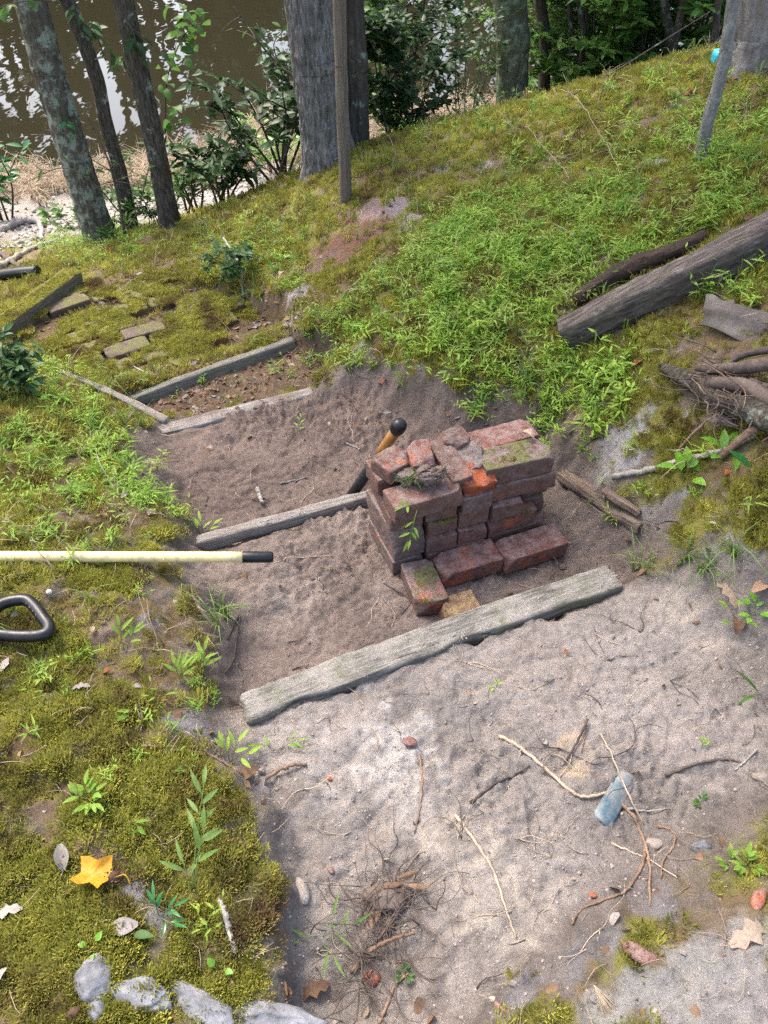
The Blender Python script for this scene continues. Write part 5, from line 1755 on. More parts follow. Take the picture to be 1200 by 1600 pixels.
stick('root', [(398,1228),(430,1214),(458,1200),(478,1196)], .0046, 'root_brown', 'thick brown root stub leaving the left bank', r1=.0035, ends=[.004, .012, .01, 0])
stick('twig', [(205,1164),(260,1172),(318,1178),(350,1192),(380,1212)], .0030, 'root_brown', 'brown creeping twig on the moss leading to the root stub', 'twig', r1=.002)
stick('twig', [(318,1296),(340,1356),(352,1400),(356,1440)], .0022, 'root_brown', 'thin red brown stalk above the white peeled stick', 'twig', r1=.0016)
stick('stick', [(343,1407),(352,1430),(360,1462),(367,1490)], .0052, 'stick_grey', 'short white peeled stick on the lower left moss', 'stick', r1=.0042, knob=.2)
stick('stick', [(403,765),(406,778),(411,790)], .0072, 'stick_grey', 'short white stick standing in dirt beside the bleached timber', 'stick', r1=.0066, ends=[0, .004, .006])
stick('stick', [(438,757),(462,752),(480,747)], .0032, 'stick_grey', 'small pale twig on dirt short of the bleached timber', 'twig', r1=.0022)
stick('stick', [(542,693),(552,698),(563,704)], .0028, 'stick_grey', 'tiny pale twig on dirt behind the bleached timber', 'twig', r1=.002)
stick('twig', [(352,390),(365,412),(378,432),(380,468)], .0060, 'stick_grey', 'pale dead twig standing in the low dark clump', 'twig', r1=.004, ends=[.06, .06, .04, 0])
stick('twig', [(375,440),(358,462),(342,474)], .0050, 'root_dark', 'dark twig on the ground below the pale dead twig', 'twig', r1=.003)
stick('twig', [(188,552),(205,570),(230,583),(258,590)], .0032, 'stick_grey', 'thin grey twig across the mossy bricks', 'twig', r1=.002)
stick('stick', [(0,420),(28,405),(60,388),(92,378)], .020, 'stick_grey', 'grey driftwood stick pointing at the leftmost trunk', 'driftwood', r1=.013)
stick('stick', [(4,362),(30,352),(58,350),(72,356)], .026, 'stick_grey', 'forked grey driftwood piece on the shell sand', 'driftwood', r1=.015)
stick('stick', [(62,350),(66,362),(66,378)], .020, 'stick_grey', 'short driftwood stub beside the forked piece', 'driftwood', r1=.012)
stick('stick', [(45,302),(70,297),(92,292)], .016, 'stick_grey', 'thin driftwood stick farthest up the shell sand', 'driftwood', r1=.008)
stick('stick', [(0,396),(22,414),(40,424)], .016, 'root_dark', 'dark stick at the left edge above the black pipe', 'stick', r1=.012)
stick('twig', [(957,748),(1000,742),(1060,728),(1120,715),(1150,703),(1200,672)], .0085, 'stick_grey', 'long grey branch lying across the right bank by the seedlings', 'branch', r1=.006, ends=[0, .005, .012, .015, .015, .012])
stick('twig', [(1035,735),(1080,690),(1130,660),(1172,652)], .0042, 'root_brown', 'thin brown stalk arching from the root wad', 'twig', r1=.0025, ends=[0, .03, .05, .05])
stick('twig', [(870,175),(905,205),(945,255),(985,312)], .0020, 'straw', 'long dry straw stalk arching over the upper mossy slope', 'stalk', r1=.0012, ends=[.10, .10, .06, 0])
stick('twig', [(818,215),(860,262),(905,302)], .0016, 'straw', 'shorter dry straw stalk on the upper mossy slope', 'stalk', r1=.001, ends=[.05, .05, 0])
stick('twig', [(895,330),(935,312),(960,300)], .0036, 'stick_grey', 'grey twig in the grass below the long straw stalk', 'twig', r1=.002)
stick('twig', [(600,770),(598,800),(612,815)], .0012, 'root_pale', 'hair thin pale root hanging at the left face of the stack', 'root', ends=[.09, .12, .1])
stick('twig', [(930,990),(945,1000),(970,1008)], .0014, 'root_pale', 'tiny pale root near the right end of the near timber', 'root')
stick('root', [(600,912),(640,938),(628,960)], .0022, 'root_dark', 'dark rootlet between the moss rimmed brick and near timber', 'root')
stick('root', [(740,895),(728,925),(720,950)], .0026, 'root_dark', 'dark root in the gap before the long red front brick', 'root')
stick('root', [(355,1000),(375,960),(365,1030),(352,1052)], .0028, 'root_dark', 'dark root along the left edge of the second landing', 'root')
stick('root', [(428,880),(470,872),(520,868)], .0016, 'root_pale', 'thin pale root trailing from the black pole cap', 'root')
stick('root', [(770,880),(800,872),(850,866)], .0024, 'root_dark', 'dark root on dirt beside the front right brick', 'root')

# clump of roots and shredded bark on the near landing
rc = at(605, 1420)
o = empty('root_clump', rc, 'tangled clump of grey brown roots on the near landing', 'root clump')
rg = random.Random(41)
def root_tangle(cnt, R0, cx, cy, rad, zmax, seed, L=(.05, .14), flat=.5):
    g_ = random.Random(seed)
    for k in range(cnt):
        a = g_.random() * 6.28
        rr = R0 * math.sqrt(g_.random())
        p = np.array([cx + math.cos(a) * rr, cy + math.sin(a) * rr, g_.uniform(.0, zmax)])
        pts = [p]
        d_ = g_.random() * 6.28
        l = g_.uniform(*L)
        for q in range(4):
            d_ += g_.uniform(-.8, .8)
            p = p + np.array([math.cos(d_) * l / 4, math.sin(d_) * l / 4, g_.uniform(-.008, .008)])
            p[2] = max(-.002, min(zmax * 1.2, p[2]))
            pts.append(p)
        r_ = rad * g_.uniform(.4, 1.2)
        yield tube(spline(pts, 12), np.linspace(r_, r_ * .4, 12), 4)
for nm, mt, cnt, rad in (('grey_roots', 'root_dark', 30, .0018), ('dark_roots', 'root_dark', 46, .0014)):
    mb = MB()
    for t_ in root_tangle(cnt, .060, .0, .0, rad, .022, 5 + cnt):
        mb.add(*t_)
    for t_ in root_tangle(cnt // 2, .05, -.02, -.10, rad, .02, 9 + cnt):
        mb.add(*t_)
    mb.obj(nm, mt, o)['kind'] = 'stuff'
for k, (dx, dy, dz, rr) in enumerate([(-.01, .03, .022, .5), (.02, .045, .025, .2), (.035, .035, .022, -.2), (-.02, -.03, .018, 1.3), (-.03, -.045, .014, 1.6), (-.012, -.05, .016, 1.2)]):
    V, Fc = leaf_shape(.045, .011, 5, -.8, .3, .5)
    mesh_obj('bark_shred', V, Fc, 'leaf_brown', o, loc=(dx, dy, dz), rot=(rg.uniform(-.5, .5), rg.uniform(-.3, .2), rr + rg.uniform(-.3, .3)))
V, Fc = lump(.040, .028, .016, 71, 3, .4, 2)
mesh_obj('soil_lump', V, Fc, 'damp_crumb', o, loc=(.0, .02, .004))

# root wad on the right bank
rw = at(1120, 650)
o = empty('root_wad', rw, 'dark dead root wad with many broken roots at right edge', 'root wad')
def local(P): return [Vector(p) - rw for p in P]
def gp_(u, v, h=0.0): return lift(at(u, v), h)
mesh_obj('stump_root', *bark_tube(spline(local([gp_(1028,585,.03), gp_(1065,615,.05), gp_(1120,650,.05), gp_(1190,680,.05), gp_(1260,700,.05)]), 60), np.interp(np.linspace(0, 1, 60), [0, .1, .4, 1], [.008, .016, .024, .028]), 22, 3, .45, 9, 14), 'bark_thin', o)
mesh_obj('stump_root', *bark_tube(spline(local([gp_(1078,628,.06), gp_(1110,636,.075), gp_(1150,640,.07), gp_(1210,660,.05)]), 40), np.linspace(.016, .020, 40), 16, 5, .25, 7, 14), 'root_dark', o)
mesh_obj('stump_root', *bark_tube(spline(local([gp_(1085,590,.03), gp_(1130,606,.06), gp_(1180,606,.07), gp_(1250,590,.06)]), 40), np.linspace(.012, .020, 40), 14, 7, .3, 7, 14), 'root_dark', o)
mesh_obj('stump_root', *bark_tube(spline(local([gp_(1120,725,.02), gp_(1150,702,.03), gp_(1180,682,.04), gp_(1230,650,.05)]), 40), np.linspace(.008, .014, 40), 12, 8, .2, 7, 14), 'root_brown', o)
mesh_obj('stump_root', *bark_tube(spline(local([gp_(1125,598,.05), gp_(1150,586,.06), gp_(1200,576,.06)]), 30), np.linspace(.006, .010, 30), 10, 9, .3, 5, 14), 'root_dark', o)
mesh_obj('soil_lump', *lump(.055, .045, .025, 91, 4, .45, 3), 'damp_crumb', o, loc=tuple(Vector(gp_(1180,630,.03)) - rw))
mesh_obj('soil_lump', *lump(.06, .04, .018, 92, 4, .45, 3), 'damp_crumb', o, loc=tuple(Vector(gp_(1150,650,.0)) - rw))
for nm, mt, cnt in (('fine_roots', 'root_dark', 80), ('pale_roots', 'root_brown', 14)):
    mb = MB()
    c_ = Vector(gp_(1160, 620, .03)) - rw
    for t_ in root_tangle(cnt, .15, c_.x, c_.y, .0030, .06, 60 + cnt, (.06, .18)):
        mb.add(*t_)
    ob = mb.obj(nm, mt, o, loc=(0, 0, c_.z * .6))
    ob['kind'] = 'stuff'

# curled grey felt scrap
def sheet(fn, nu, nv, thick):
    V, Fc = [], []
    for s in (0, 1):
        for i in range(nu + 1):
            for j in range(nv + 1):
                p = fn(i / nu, j / nv)
                V.append((p[0], p[1], p[2] + (thick if s else 0)))
    N = (nu + 1) * (nv + 1)
    for i in range(nu):
        for j in range(nv):
            a = i * (nv + 1) + j
            b_, c_, d_ = a + 1, a + nv + 2, a + nv + 1
            Fc.append((N + a, N + d_, N + c_, N + b_))
            Fc.append((a, b_, c_, d_))
    rim = [(i, 0) for i in range(nu)] + [(nu, j) for j in range(nv)] + [(i, nv) for i in range(nu, 0, -1)] + [(0, j) for j in range(nv, 0, -1)]
    for q in range(len(rim)):
        a = rim[q][0] * (nv + 1) + rim[q][1]
        b_ = rim[(q + 1) % len(rim)][0] * (nv + 1) + rim[(q + 1) % len(rim)][1]
        Fc.append((a, b_, N + b_, N + a))
    return V, Fc
f0, f1, f2, f3 = [Vector(at(u, v)) for u, v in ((1086, 530), (1250, 552), (1260, 498), (1102, 500))]
def felt_fn(u, v):
    p = f0.lerp(f1, u).lerp(f3.lerp(f2, u), v)
    wav = .014 * math.sin(u * 5.5 + .6) + .03 * math.sin(v * 3.0) * (.6 + .4 * u) + .02 * (1 - u) ** 3
    return (p.x + .006 * math.sin(v * 9), p.y + .010 * math.sin(u * 9 + 1) * (1 - v), p.z + .010 + wav + .012 * v)
o = mesh_obj('felt_scrap', *sheet(felt_fn, 30, 14, .004), 'felt')
tag(o, 'curled grey felt scrap lying on yellow moss below the beam', 'felt scrap')
h0, h1, h2, h3 = [Vector(at(u, v)) for u, v in ((1094, 500), (1142, 500), (1140, 486), (1096, 478))]
def flap_fn(u, v):
    p = h0.lerp(h1, u).lerp(h3.lerp(h2, u), v)
    return (p.x, p.y, p.z + .022 + .022 * math.sin(v * 2.6) * (1 - .4 * u) + .006 * math.sin(u * 7))
tag(mesh_obj('felt_scrap', *sheet(flap_fn, 14, 10, .004), 'felt'), 'small rolled felt flap behind the curled felt scrap', 'felt scrap')

# blue grey shard
sp = at(958, 1250)
def shard_fn(u, v):
    w = .046 * (1 - .12 * math.sin(u * 3)) * (1 if u > .06 else .75)
    x_ = (u - .5) * .125
    y_ = (v - .5) * w
    if u > .85: y_ *= (1 - (u - .85) * 1.6)
    return (x_, y_, .004 + .010 * math.cos((v - .5) * 2.2) + .002 * math.sin(u * 8))
o = mesh_obj('blue_shard', *sheet(shard_fn, 22, 12, .005), 'blue_shard', loc=tuple(sp), rot=(.12, -.06, R(52)))
tag(o, 'flat blue grey shard half covered in soil on near landing', 'shard')

# ------------------------------------------------------------------ stones
def stone(u, v, r, seed, label, mat='stone', rot=0, sink=-.22, cuts=3, rough=.22, name='stone', cat='stone'):
    p = at(u, v)
    o = mesh_obj(name, *lump(*r, seed, 4 if max(r) > .04 else 2, rough, cuts, 1.3), mat, loc=(p.x, p.y, p.z + r[2] * sink), rot=(0, 0, rot))
    return tag(o, label, cat)
stone(146, 1528, (.030, .044, .026), 201, 'rounded pale grey stone, leftmost of the bottom left edging', rot=.5, sink=.0)
stone(150, 1572, (.018, .022, .014), 202, 'small grey stone just below the leftmost edging stone')
stone(212, 1552, (.066, .026, .020), 203, 'dark grey stone half under moss in the bottom left edging', rot=-.2)
stone(296, 1570, (.078, .028, .022), 204, 'pale stone in the middle of the bottom left edging', rot=-.35)
stone(402, 1588, (.105, .030, .024), 205, 'longest pale stone at right end of the bottom left edging', rot=-.18)
stone(472, 1392, (.014, .028, .016), 206, 'small cracked tan stone at the left edge of near landing', 'crumb', rot=.3)
stone(452, 1212, (.013, .011, .009), 207, 'round dirt clod on the left edge of near landing', 'damp_crumb', name='dirt_clod', cat='clod')
stone(1025, 1318, (.022, .014, .012), 208, 'angular grey clod beside the brown roots', 'crumb', name='dirt_clod', cat='clod')
stone(1098, 1324, (.020, .014, .012), 209, 'pale grey stone at the right end of the landing moss', 'stone')
stone(1190, 1215, (.020, .014, .012), 210, 'dirt clod at the right edge of the photo', 'crumb', name='dirt_clod', cat='clod')
stone(930, 896, (.030, .018, .012), 211, 'flat dark clod between front right brick and timber', 'damp_crumb', name='dirt_clod', cat='clod')
stone(880, 884, (.016, .013, .012), 212, 'round damp clod in front of the front right brick', 'damp_crumb', name='dirt_clod', cat='clod')
stone(100, 300, (.05, .035, .025), 213, 'white rounded stone on the shell sand', 'shell')
stone(1118, 498, (.02, .014, .01), 214, 'small dark stone under the rolled felt flap', 'damp_crumb')
for k, (u, v, r, lab, mt) in enumerate([
  (1000, 1492, (.036, .016, .010), 'reddish brown brick sliver in bottom right moss', 'brick_red'),
  (582, 1528, (.017, .014, .009), 'red brick chip in dark soil at the bottom', 'brick_red'),
  (515, 1217, (.008, .005, .004), 'small orange brick chip on the pale dirt', 'brick_orange'),
  (518, 1361, (.009, .006, .004), 'small dark red brick chip below the dent', 'brick_red'),
  (640, 1160, (.022, .013, .005), 'pinkish brick piece almost buried in pale dirt', 'brick_red'),
  (926, 1400, (.010, .007, .005), 'orange brick crumb under the forked brown root', 'brick_orange'),
  (783, 1576, (.016, .007, .005), 'thin red brick flake at bottom edge right of centre', 'brick_red'),
  (1190, 632, (.012, .011, .008), 'orange brick chip on the root wad', 'brick_orange'),
  (1136, 740, (.010, .012, .006), 'orange brick chip under the right seedling', 'brick_orange'),
  (1182, 1410, (.012, .030, .012), 'brick fragment at right edge above the oak leaf', 'brick_red'),
  (225, 540, (.030, .022, .016), 'grey brown brick chunk on the mossy paving', 'brick_bare_paver'),
  (276, 512, (.050, .022, .012), 'flat grey bark chip above the dark grey plank', 'timber_old')]):
    p = at(u, v)
    o = mesh_obj('brick_fragment' if 'brick' in lab else 'bark_chip', *lump(*r, 400 + k, 2, .2, 6), mt, loc=(p.x, p.y, p.z + r[2] * .5), rot=(random.uniform(-.2, .2), random.uniform(-.2, .2), random.uniform(-.8, .2)))
    tag(o, lab, 'brick chip' if 'brick' in lab else 'bark chip')

# ------------------------------------------------------------------ fallen leaves one can pick out
def lobed(L, lobes, W, curl, fold, seed, sharp=.6):
    """a lobed leaf along +x"""
    rg = random.Random(seed)
    out = []
    n = 12
    for i in range(n + 1):
        t = i / n
        env = math.sin(math.pi * (t * .92 + .04)) ** .7
        lb_ = 1 - sharp * .5 * (1 + math.cos(t * lobes * 2 * math.pi)) * (1 if .05 < t < .95 else .3)
        out.append((t * L, W * .5 * env * max(.16, lb_)))
    V, Fc = [], []
    for x_, w in out:
        t = x_ / L
        for s in (-1, -.5, 0, .5, 1):
            ww = w * s
            z_ = -curl * L * (t - .5) ** 2 * 2 + fold * abs(ww) + rg.uniform(-1, 1) * .0008 * L / .06
            V.append((x_ - L / 2, ww, z_ + .006))
    for i in range(n):
        for s in range(4):
            a = i * 5 + s
            Fc.append((a, a + 5, a + 6, a + 1))
    st_ = tube(spline([(-L / 2, 0, .006), (-L * .68, .004, .004), (-L * .85, .012, .001)], 5), .0009, 4)
    k = len(V)
    V += st_[0]
    Fc += [tuple(i + k for i in f) for f in st_[1]]
    return V, Fc

def tulip(L):
    """a four-pointed tulip tree leaf with a notched tip, slightly cupped"""
    pts = [(-.40, 0), (-.45, .14), (-.37, .30), (-.34, .47), (-.17, .36), (-.03, .27), (.08, .30), (.24, .37), (.46, .33), (.38, .16), (.33, 0)]
    ring = pts + [(x_, -y_) for x_, y_ in pts[-2:0:-1]]
    V = [(0, 0, .004)]
    n = len(ring)
    for f in (.5, 1.0):
        for x_, y_ in ring:
            V.append((x_ * L * f, y_ * L * f, .004 + .42 * L * abs(y_) * f * f + .09 * L * f * math.sin(7 * x_ + 3 + 2 * y_)))
    Fc = [(0, 1 + i, 1 + (i + 1) % n) for i in range(n)]
    Fc += [(1 + i, 1 + n + i, 1 + n + (i + 1) % n, 1 + (i + 1) % n) for i in range(n)]
    return V, Fc

yl = at(150, 1372)
o = empty('fallen_leaf', yl, 'yellow tulip tree leaf on the lower left moss', 'leaf', rz=R(172))
V, Fc = tulip(.068)
mesh_obj('blade', V, Fc, 'leaf_yellow', o, loc=(0, 0, .017), rot=(.12, -.1, 0))
mesh_obj('leaf_stalk', *tube(spline([(-.036, 0, .014), (-.055, -.006, .020), (-.068, .006, .012)], 8), .0011, 5), 'leaf_yellow', o)
# cone beside it
cn = at(177, 1374)
o = empty('tree_cone', cn, 'small dark brown cone tucked beside the yellow leaf', 'cone', rz=.7)
mesh_obj('core', *lump(.016, .010, .010, 5, 2, .05, 0), 'cone', o, loc=(0, 0, .009))
mb = MB()
for k in range(60):
    f = (k + .5) / 60
    a = k * 2.4
    r_ = .010 * math.sin(math.pi * (f * .8 + .15))
    p = ((f - .5) * .032, math.cos(a) * r_, .009 + math.sin(a) * r_)
    put(mb, leaf_shape(.0065, .005, 2, .2, -.2, .5), p, frame((.5, math.cos(a), math.sin(a))))
sc_ = mb.obj('scales', 'cone', o)
sc_['kind'] = 'stuff'
cn = at(116, 1584)
tag(mesh_obj('tree_cone', *lump(.012, .0075, .007, 15, 2, .12, 0), 'cone', loc=(cn.x, cn.y, cn.z + .006), rot=(0, 0, .6)), 'dark acorn shaped cone on moss below the edging stones', 'cone')

LV = [  # u, v, kind, length, colour, rotation, label
 (1172,1458,'oak',.085,'leaf_tan',.5,'pale tan lobed oak leaf at lower right edge'),
 (1136,930,'oak',.075,'leaf_tan',1.9,'light brown oak leaf on the right bank above the yellow green seedlings'),
 (1152,976,'plain',.050,'leaf_brown',1.3,'narrow brown leaf hanging below the yellow green seedlings'),
 (1188,922,'plain',.05,'leaf_brown',.4,'dark brown leaf at right edge above the seedlings'),
 (405,1228,'oak',.070,'leaf_grey',2.2,'crumpled grey leaf at the left edge of near landing'),
 (388,1210,'plain',.05,'leaf_brown',.8,'rust brown leaf beside the crumpled grey leaf'),
 (98,1342,'plain',.045,'leaf_grey',1.9,'curled grey white leaf left of the yellow leaf'),
 (10,1428,'oak',.055,'leaf_grey',.3,'pale grey leaf cut off by the left edge, lower'),
 (4,1530,'plain',.030,'leaf_grey',1.2,'small pale leaf at the left edge near the bottom'),
 (195,1450,'plain',.05,'leaf_grey',.1,'grey leaf scrap on moss above the edging stones'),
 (490,1548,'oak',.06,'leaf_brown',.4,'dead brown leaf in the dark corner right of the edging stones'),
 (570,1582,'plain',.02,'leaf_tan',1.0,'tiny tan leaf in the dark soil at the bottom'),
 (838,688,'plain',.042,'leaf_tan',-.7,'curled pale leaf on top of the mossy topped brick'),
 (882,1023,'plain',.018,'leaf_red',1.0,'small orange brown leaf on the dirt right of timber middle'),
 (855,1062,'oak',.03,'leaf_grey',.2,'tiny grey leaf on the dirt below the orange brown leaf'),
 (330,612,'plain',.05,'leaf_brown',.3,'brown leaf in the litter beside the dark grey plank'),
 (512,666,'plain',.025,'leaf_tan',1.9,'pale narrow leaf on dirt behind the bleached timber'),
 (330,702,'plain',.028,'leaf_tan',.2,'cream leaf on dirt beyond the bleached timber'),
 (258,712,'plain',.018,'leaf_tan',.2,'small cream leaf near the left edge of third landing'),
 (600,598,'plain',.03,'leaf_red',.8,'russet leaf at the top edge of the dirt'),
 (572,658,'plain',.018,'leaf_tan',1.2,'tiny cream leaf left of the black knob'),
 (560,668,'plain',.022,'leaf_red',.3,'dark red leaf left of the black knob'),
 (605,648,'plain',.03,'leaf_grey',.2,'pale leaf just above the black knob'),
 (790,497,'plain',.04,'leaf_tan',.3,'cream leaf in the bright grass left of beam end'),
 (998,568,'plain',.045,'leaf_red',.6,'russet leaf on moss below the beam'),
 (985,578,'oak',.04,'leaf_brown',1.4,'brown oak leaf beside the russet leaf below the beam'),
 (1072,648,'oak',.045,'leaf_grey',1.0,'grey shrivelled leaf left of the root wad'),
 (905,655,'plain',.04,'leaf_tan',.2,'pale leaf right of the brick stack in brown moss'),
 (994,268,'maple',.045,'leaf_pale_green',.7,'pale green star shaped leaf on the upper slope'),
 (1078,148,'maple',.060,'leaf_red',.3,'pinkish brown leaf high on the mossy crest'),
 (1148,128,'plain',.04,'leaf_red',.3,'orange leaf beside the bent sapling on the crest'),
 (452,404,'plain',.050,'leaf_pale_green',.2,'flat pale green leaf on the mossy slope left of centre'),
 (228,402,'plain',.04,'leaf_tan',.5,'cream leaf on moss near the third trunk'),
 (440,428,'plain',.045,'leaf_tan',1.2,'tan leaf below the flat pale green leaf'),
 (408,413,'plain',.04,'leaf_red',.2,'red brown leaf on moss left of the tan leaf'),
 (110,480,'plain',.03,'leaf_brown',.8,'brown leaf on the mossy paving by the bare brick'),
 (196,778,'plain',.028,'leaf_grey',.3,'grey leaf on the left bank above the yellow pole'),
 (238,805,'maple',.03,'leaf_tan',.4,'ochre leaf on the left bank above the yellow pole'),
 (108,802,'plain',.022,'leaf_red',1.2,'small rust leaf on the left bank above the yellow pole'),
 (168,1052,'plain',.024,'leaf_red',.4,'russet leaf on moss below the spade grip'),
 (128,1077,'oak',.040,'leaf_grey',.1,'grey papery leaf on moss below the russet leaf'),
 (146,988,'plain',.022,'leaf_tan',1.7,'narrow tan leaf right of the spade grip'),
 (25,965,'plain',.026,'leaf_tan',.5,'tan leaf lying inside the spade grip'),
 (214,1078,'plain',.024,'leaf_grey',.2,'small grey leaf on moss left of near timber'),
 (220,930,'plain',.018,'leaf_tan',.3,'pink tan leaf on moss below the yellow pole'),
 (890,350,'plain',.04,'leaf_brown',.5,'brown leaf in the grass of the upper slope'),
 (1170,345,'plain',.05,'leaf_brown',.3,'brown leaf above the far end of the beam'),
]
for k, (u, v, kd, L, mt, rot, lab) in enumerate(LV):
    rg = random.Random(900 + k)
    L *= 1.0
    if kd == 'oak':
        V, Fc = lobed(L, 3, L * .55, rg.uniform(.2, .5), rg.uniform(-.1, .4), k)
    elif kd == 'maple':
        V, Fc = tulip(L)
    else:
        V, Fc = lobed(L, 1, L * .55, rg.uniform(.1, .7), rg.uniform(-.2, .7), k, .1)
    p = at(u, v)
    lz = .007
    if 'mossy topped brick' in lab:
        p = stack_pt(.41, .035, .172); lz = .004
    o = mesh_obj('fallen_leaf', V, Fc, mt, loc=(p.x, p.y, p.z + lz), rot=(rg.uniform(-.35, .35), rg.uniform(-.35, .35), rot))
    tag(o, lab, 'leaf')

# needle bundle
p = at(938, 1560)
o = empty('needle_bundle', p, 'fan of straw coloured pine needles at bottom right', 'needles', rz=R(-65))
for k in range(14):
    a = -.32 + .05 * k + random.uniform(-.03, .03)
    l = random.uniform(.045, .07)
    mesh_obj('needle', *tube(spline([(-.02, 0, .006), (-.02 + l * .5 * math.cos(a), l * .5 * math.sin(a), .012), (-.02 + l * math.cos(a), l * math.sin(a) + .004, .004)], 6), .0008, 4), 'straw', o)

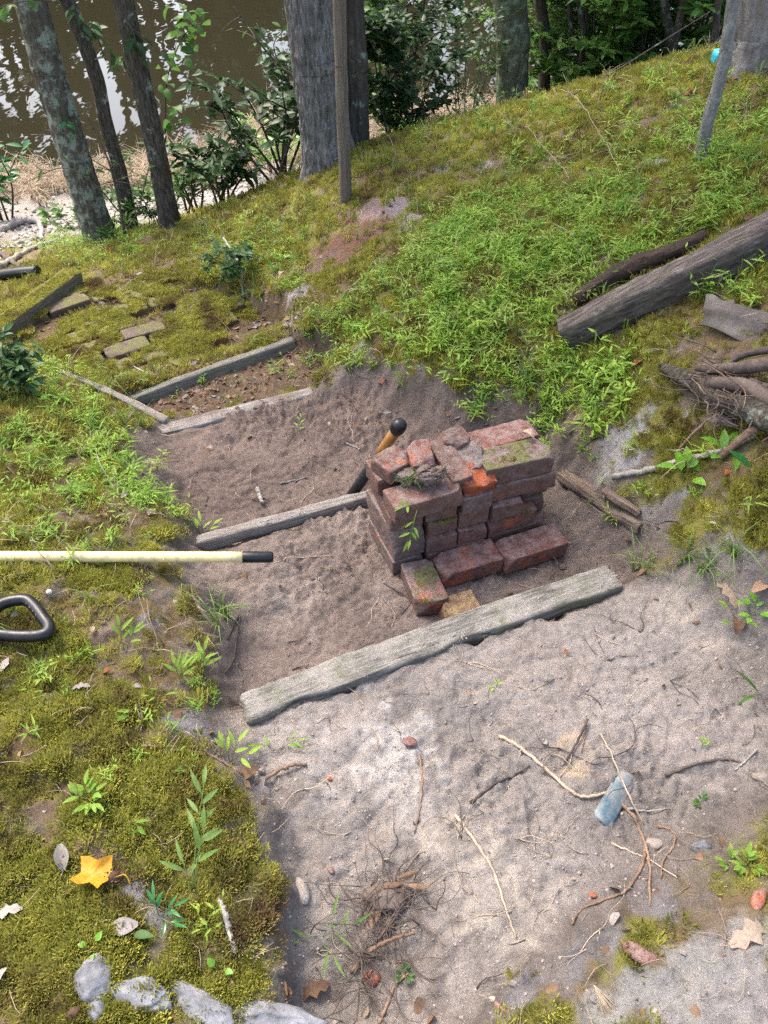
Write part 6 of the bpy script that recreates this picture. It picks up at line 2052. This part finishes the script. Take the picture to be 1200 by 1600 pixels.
# ------------------------------------------------------------------ seedlings and single plants
SD = [
 (1072, 748, 'bay_seedling', 'yellow green glossy seedling with upright leaves right of the board', [(100,.05,70,2),(40,.045,50,2),(160,.045,45,2),(280,.03,40,1),(10,.05,20,1)], .055, .024, 'bright_leaf', .0016, True),
 (1136, 716, 'bay_seedling', 'green rosette seedling beside the long grey branch', [(20,.035,50,2),(80,.04,50,2),(140,.04,45,2),(200,.035,30,1),(320,.035,30,2)], .048, .022, 'bright_leaf', .0016, True),
 (1182, 752, 'bay_seedling', 'dark green seedling with two big oval leaves at right edge', [(40,.05,40,1),(290,.04,15,1),(120,.03,40,1)], .068, .034, 'glossy_leaf', .0016, True),
 (1150, 968, 'weed_seedling', 'yellow green four leaved seedling on the right bank', [(60,.03,60,2),(150,.035,45,1),(300,.035,35,1),(210,.03,20,1)], .026, .014, 'bright_leaf', .001, True),
 (1174, 958, 'weed_seedling', 'bushy yellow green seedling at right edge of the bank', [(60,.035,60,3),(150,.035,45,2),(330,.035,35,2),(240,.03,20,2)], .025, .014, 'bright_leaf', .001, True),
 (1128, 908, 'weed_seedling', 'tiny pair of round leaves above the brown oak leaf', [(30,.014,70,1),(190,.014,70,1)], .016, .014, 'bright_leaf', .001, True),
 (318, 1062, 'grass_plant', 'tall leafy grass plant at the edge of the left bank', [(95,.07,75,3),(70,.085,70,5),(110,.05,60,2)], .040, .008, 'stilt_grass', .0011, False),
 (285, 1072, 'grass_plant', 'grass plant with upright leaves left of the tall one', [(120,.06,65,4),(80,.06,70,4),(60,.05,50,3)], .040, .008, 'stilt_grass', .0011, False),
 (195, 1020, 'grass_plant', 'pair of grass stems on moss right of the spade grip', [(100,.07,65,4),(40,.07,55,4)], .038, .008, 'stilt_grass', .0011, False),
 (318, 838, 'grass_plant', 'grass sprig at the left end of the bleached timber', [(100,.05,65,3),(150,.05,40,2),(30,.05,40,2)], .042, .009, 'stilt_grass', .0011, False),
 (138, 1252, 'weed_seedling', 'bright green leafy clump on the lower left moss', [(30,.03,50,4),(100,.035,60,4),(170,.03,50,4),(260,.02,40,3),(330,.03,40,4)], .026, .009, 'stilt_grass', .001, False),
 (190, 1278, 'grass_plant', 'small creeping grass sprig beside the bright leafy clump', [(330,.05,20,3),(180,.03,40,2)], .030, .008, 'stilt_grass', .001, False),
 (300, 1392, 'grass_plant', 'tall lanky grass stalk rising above the white peeled stick', [(82,.19,42,7),(70,.12,50,4),(110,.06,60,3)], .048, .009, 'thin_grass', .0013, False),
 (248, 1432, 'weed_seedling', 'grey green spiky weed in the bare grey patch', [(100,.04,70,5),(20,.035,35,4),(330,.04,20,3)], .028, .006, 'glossy_leaf', .001, False),
 (190, 1466, 'weed_seedling', 'single flat oval green leaf above the edging stones', [(10,.02,25,1)], .036, .016, 'mid_leaf', .001, True),
 (146, 1482, 'weed_seedling', 'tiny three leaf seedling above the leftmost edging stone', [(60,.012,60,1),(170,.012,50,1),(290,.012,40,1)], .015, .011, 'bright_leaf', .0008, True),
 (342, 1518, 'weed_seedling', 'tiny two leaf seedling above the long edging stone', [(150,.012,60,1),(350,.012,40,1)], .016, .012, 'bright_leaf', .0008, True),
 (500, 1472, 'grass_plant', 'flat grass sprig lying on dirt right of the left bank', [(20,.07,15,3),(60,.05,20,2),(320,.04,10,2)], .050, .005, 'thin_grass', .001, False),
 (360, 1192, 'grass_plant', 'grass sprig among the roots at the left bank edge', [(60,.05,50,3),(120,.05,60,3),(10,.05,30,2)], .036, .009, 'stilt_grass', .001, False),
 (434, 1172, 'grass_plant', 'low grass sprig left of the pale dirt', [(20,.05,20,4),(170,.04,20,3)], .030, .005, 'stilt_grass', .0009, False),
 (775, 1075, 'weed_seedling', 'tiny green sprout in the middle of near landing', [(60,.012,50,3),(200,.010,40,3)], .012, .005, 'stilt_grass', .0008, False),
 (1096, 1170, 'weed_seedling', 'tiny green sprout at the right of near landing', [(80,.018,70,3)], .016, .006, 'stilt_grass', .0008, False),
 (1096, 1256, 'weed_seedling', 'small dark green sprout below the dark right root', [(80,.012,50,4),(200,.012,40,4)], .014, .006, 'mid_leaf', .0008, False),
 (632, 1524, 'weed_seedling', 'small mossy green sprout by the red brick chip', [(80,.012,50,4),(200,.012,40,4),(320,.012,40,4)], .012, .006, 'mid_leaf', .0008, False),
 (1140, 1350, 'weed_seedling', 'small green herb in the right hand moss', [(80,.02,50,4),(200,.02,40,4),(320,.02,40,4)], .020, .008, 'stilt_grass', .001, False),
 (1165, 1352, 'weed_seedling', 'green herb at the right edge above the oak leaf', [(80,.02,50,4),(200,.02,40,4),(320,.02,40,4)], .022, .009, 'stilt_grass', .001, False),
 (1046, 952, 'grass_plant', 'single long grass leaf lying at the right bank foot', [(25,.02,15,1)], .075, .009, 'mid_leaf', .001, False),
 (1192, 1086, 'grass_plant', 'grass leaf cut off by the right edge', [(200,.03,35,2)], .07, .010, 'mid_leaf', .001, False),
 (462, 690, 'grass_plant', 'thin grass stem lying on the third landing', [(80,.10,25,5)], .030, .006, 'stilt_grass', .001, False),
 (505, 1460, 'grass_plant', 'second flat grass blade near the left bank', [(200,.05,20,2)], .05, .004, 'thin_grass', .0008, False),
 (205, 748, 'grass_plant', 'grass plant with wide leaves above the yellow pole', [(60,.06,55,4),(140,.06,55,4)], .04, .009, 'stilt_grass', .001, False),
 (215, 1110, 'weed_seedling', 'broad leaf sprig on the moss left of the timber end', [(250,.03,40,2)], .035, .012, 'stilt_grass', .001, False),
]
for k, (u, v, nm, lab, stems, lL, lW, mt, sr, parts) in enumerate(SD):
    small_plant(nm, at(u, v), lab, stems, lL, lW, mt, 'seedling' if 'seedling' in nm else 'plant', 500 + k, None, 'stem_green', sr, parts)

# small pale mushroom beyond the spade grip
p = at(80, 932)
o = empty('mushroom', p, 'small white mushroom just past the spade grip', 'mushroom')
mesh_obj('stalk', *tube([(0, 0, -.004), (0, .001, .010), (0, 0, .018)], [.0022, .002, .0018], 8), 'leaf_tan', o)
capr = [(.013, .0065), (.0165, .0072), (.020, .0060), (.0225, .0035), (.0235, .0008)]
mesh_obj('cap', *tube([(0, 0, z_) for z_, r_ in capr], [r_ for z_, r_ in capr], 12), 'mushroom', o)
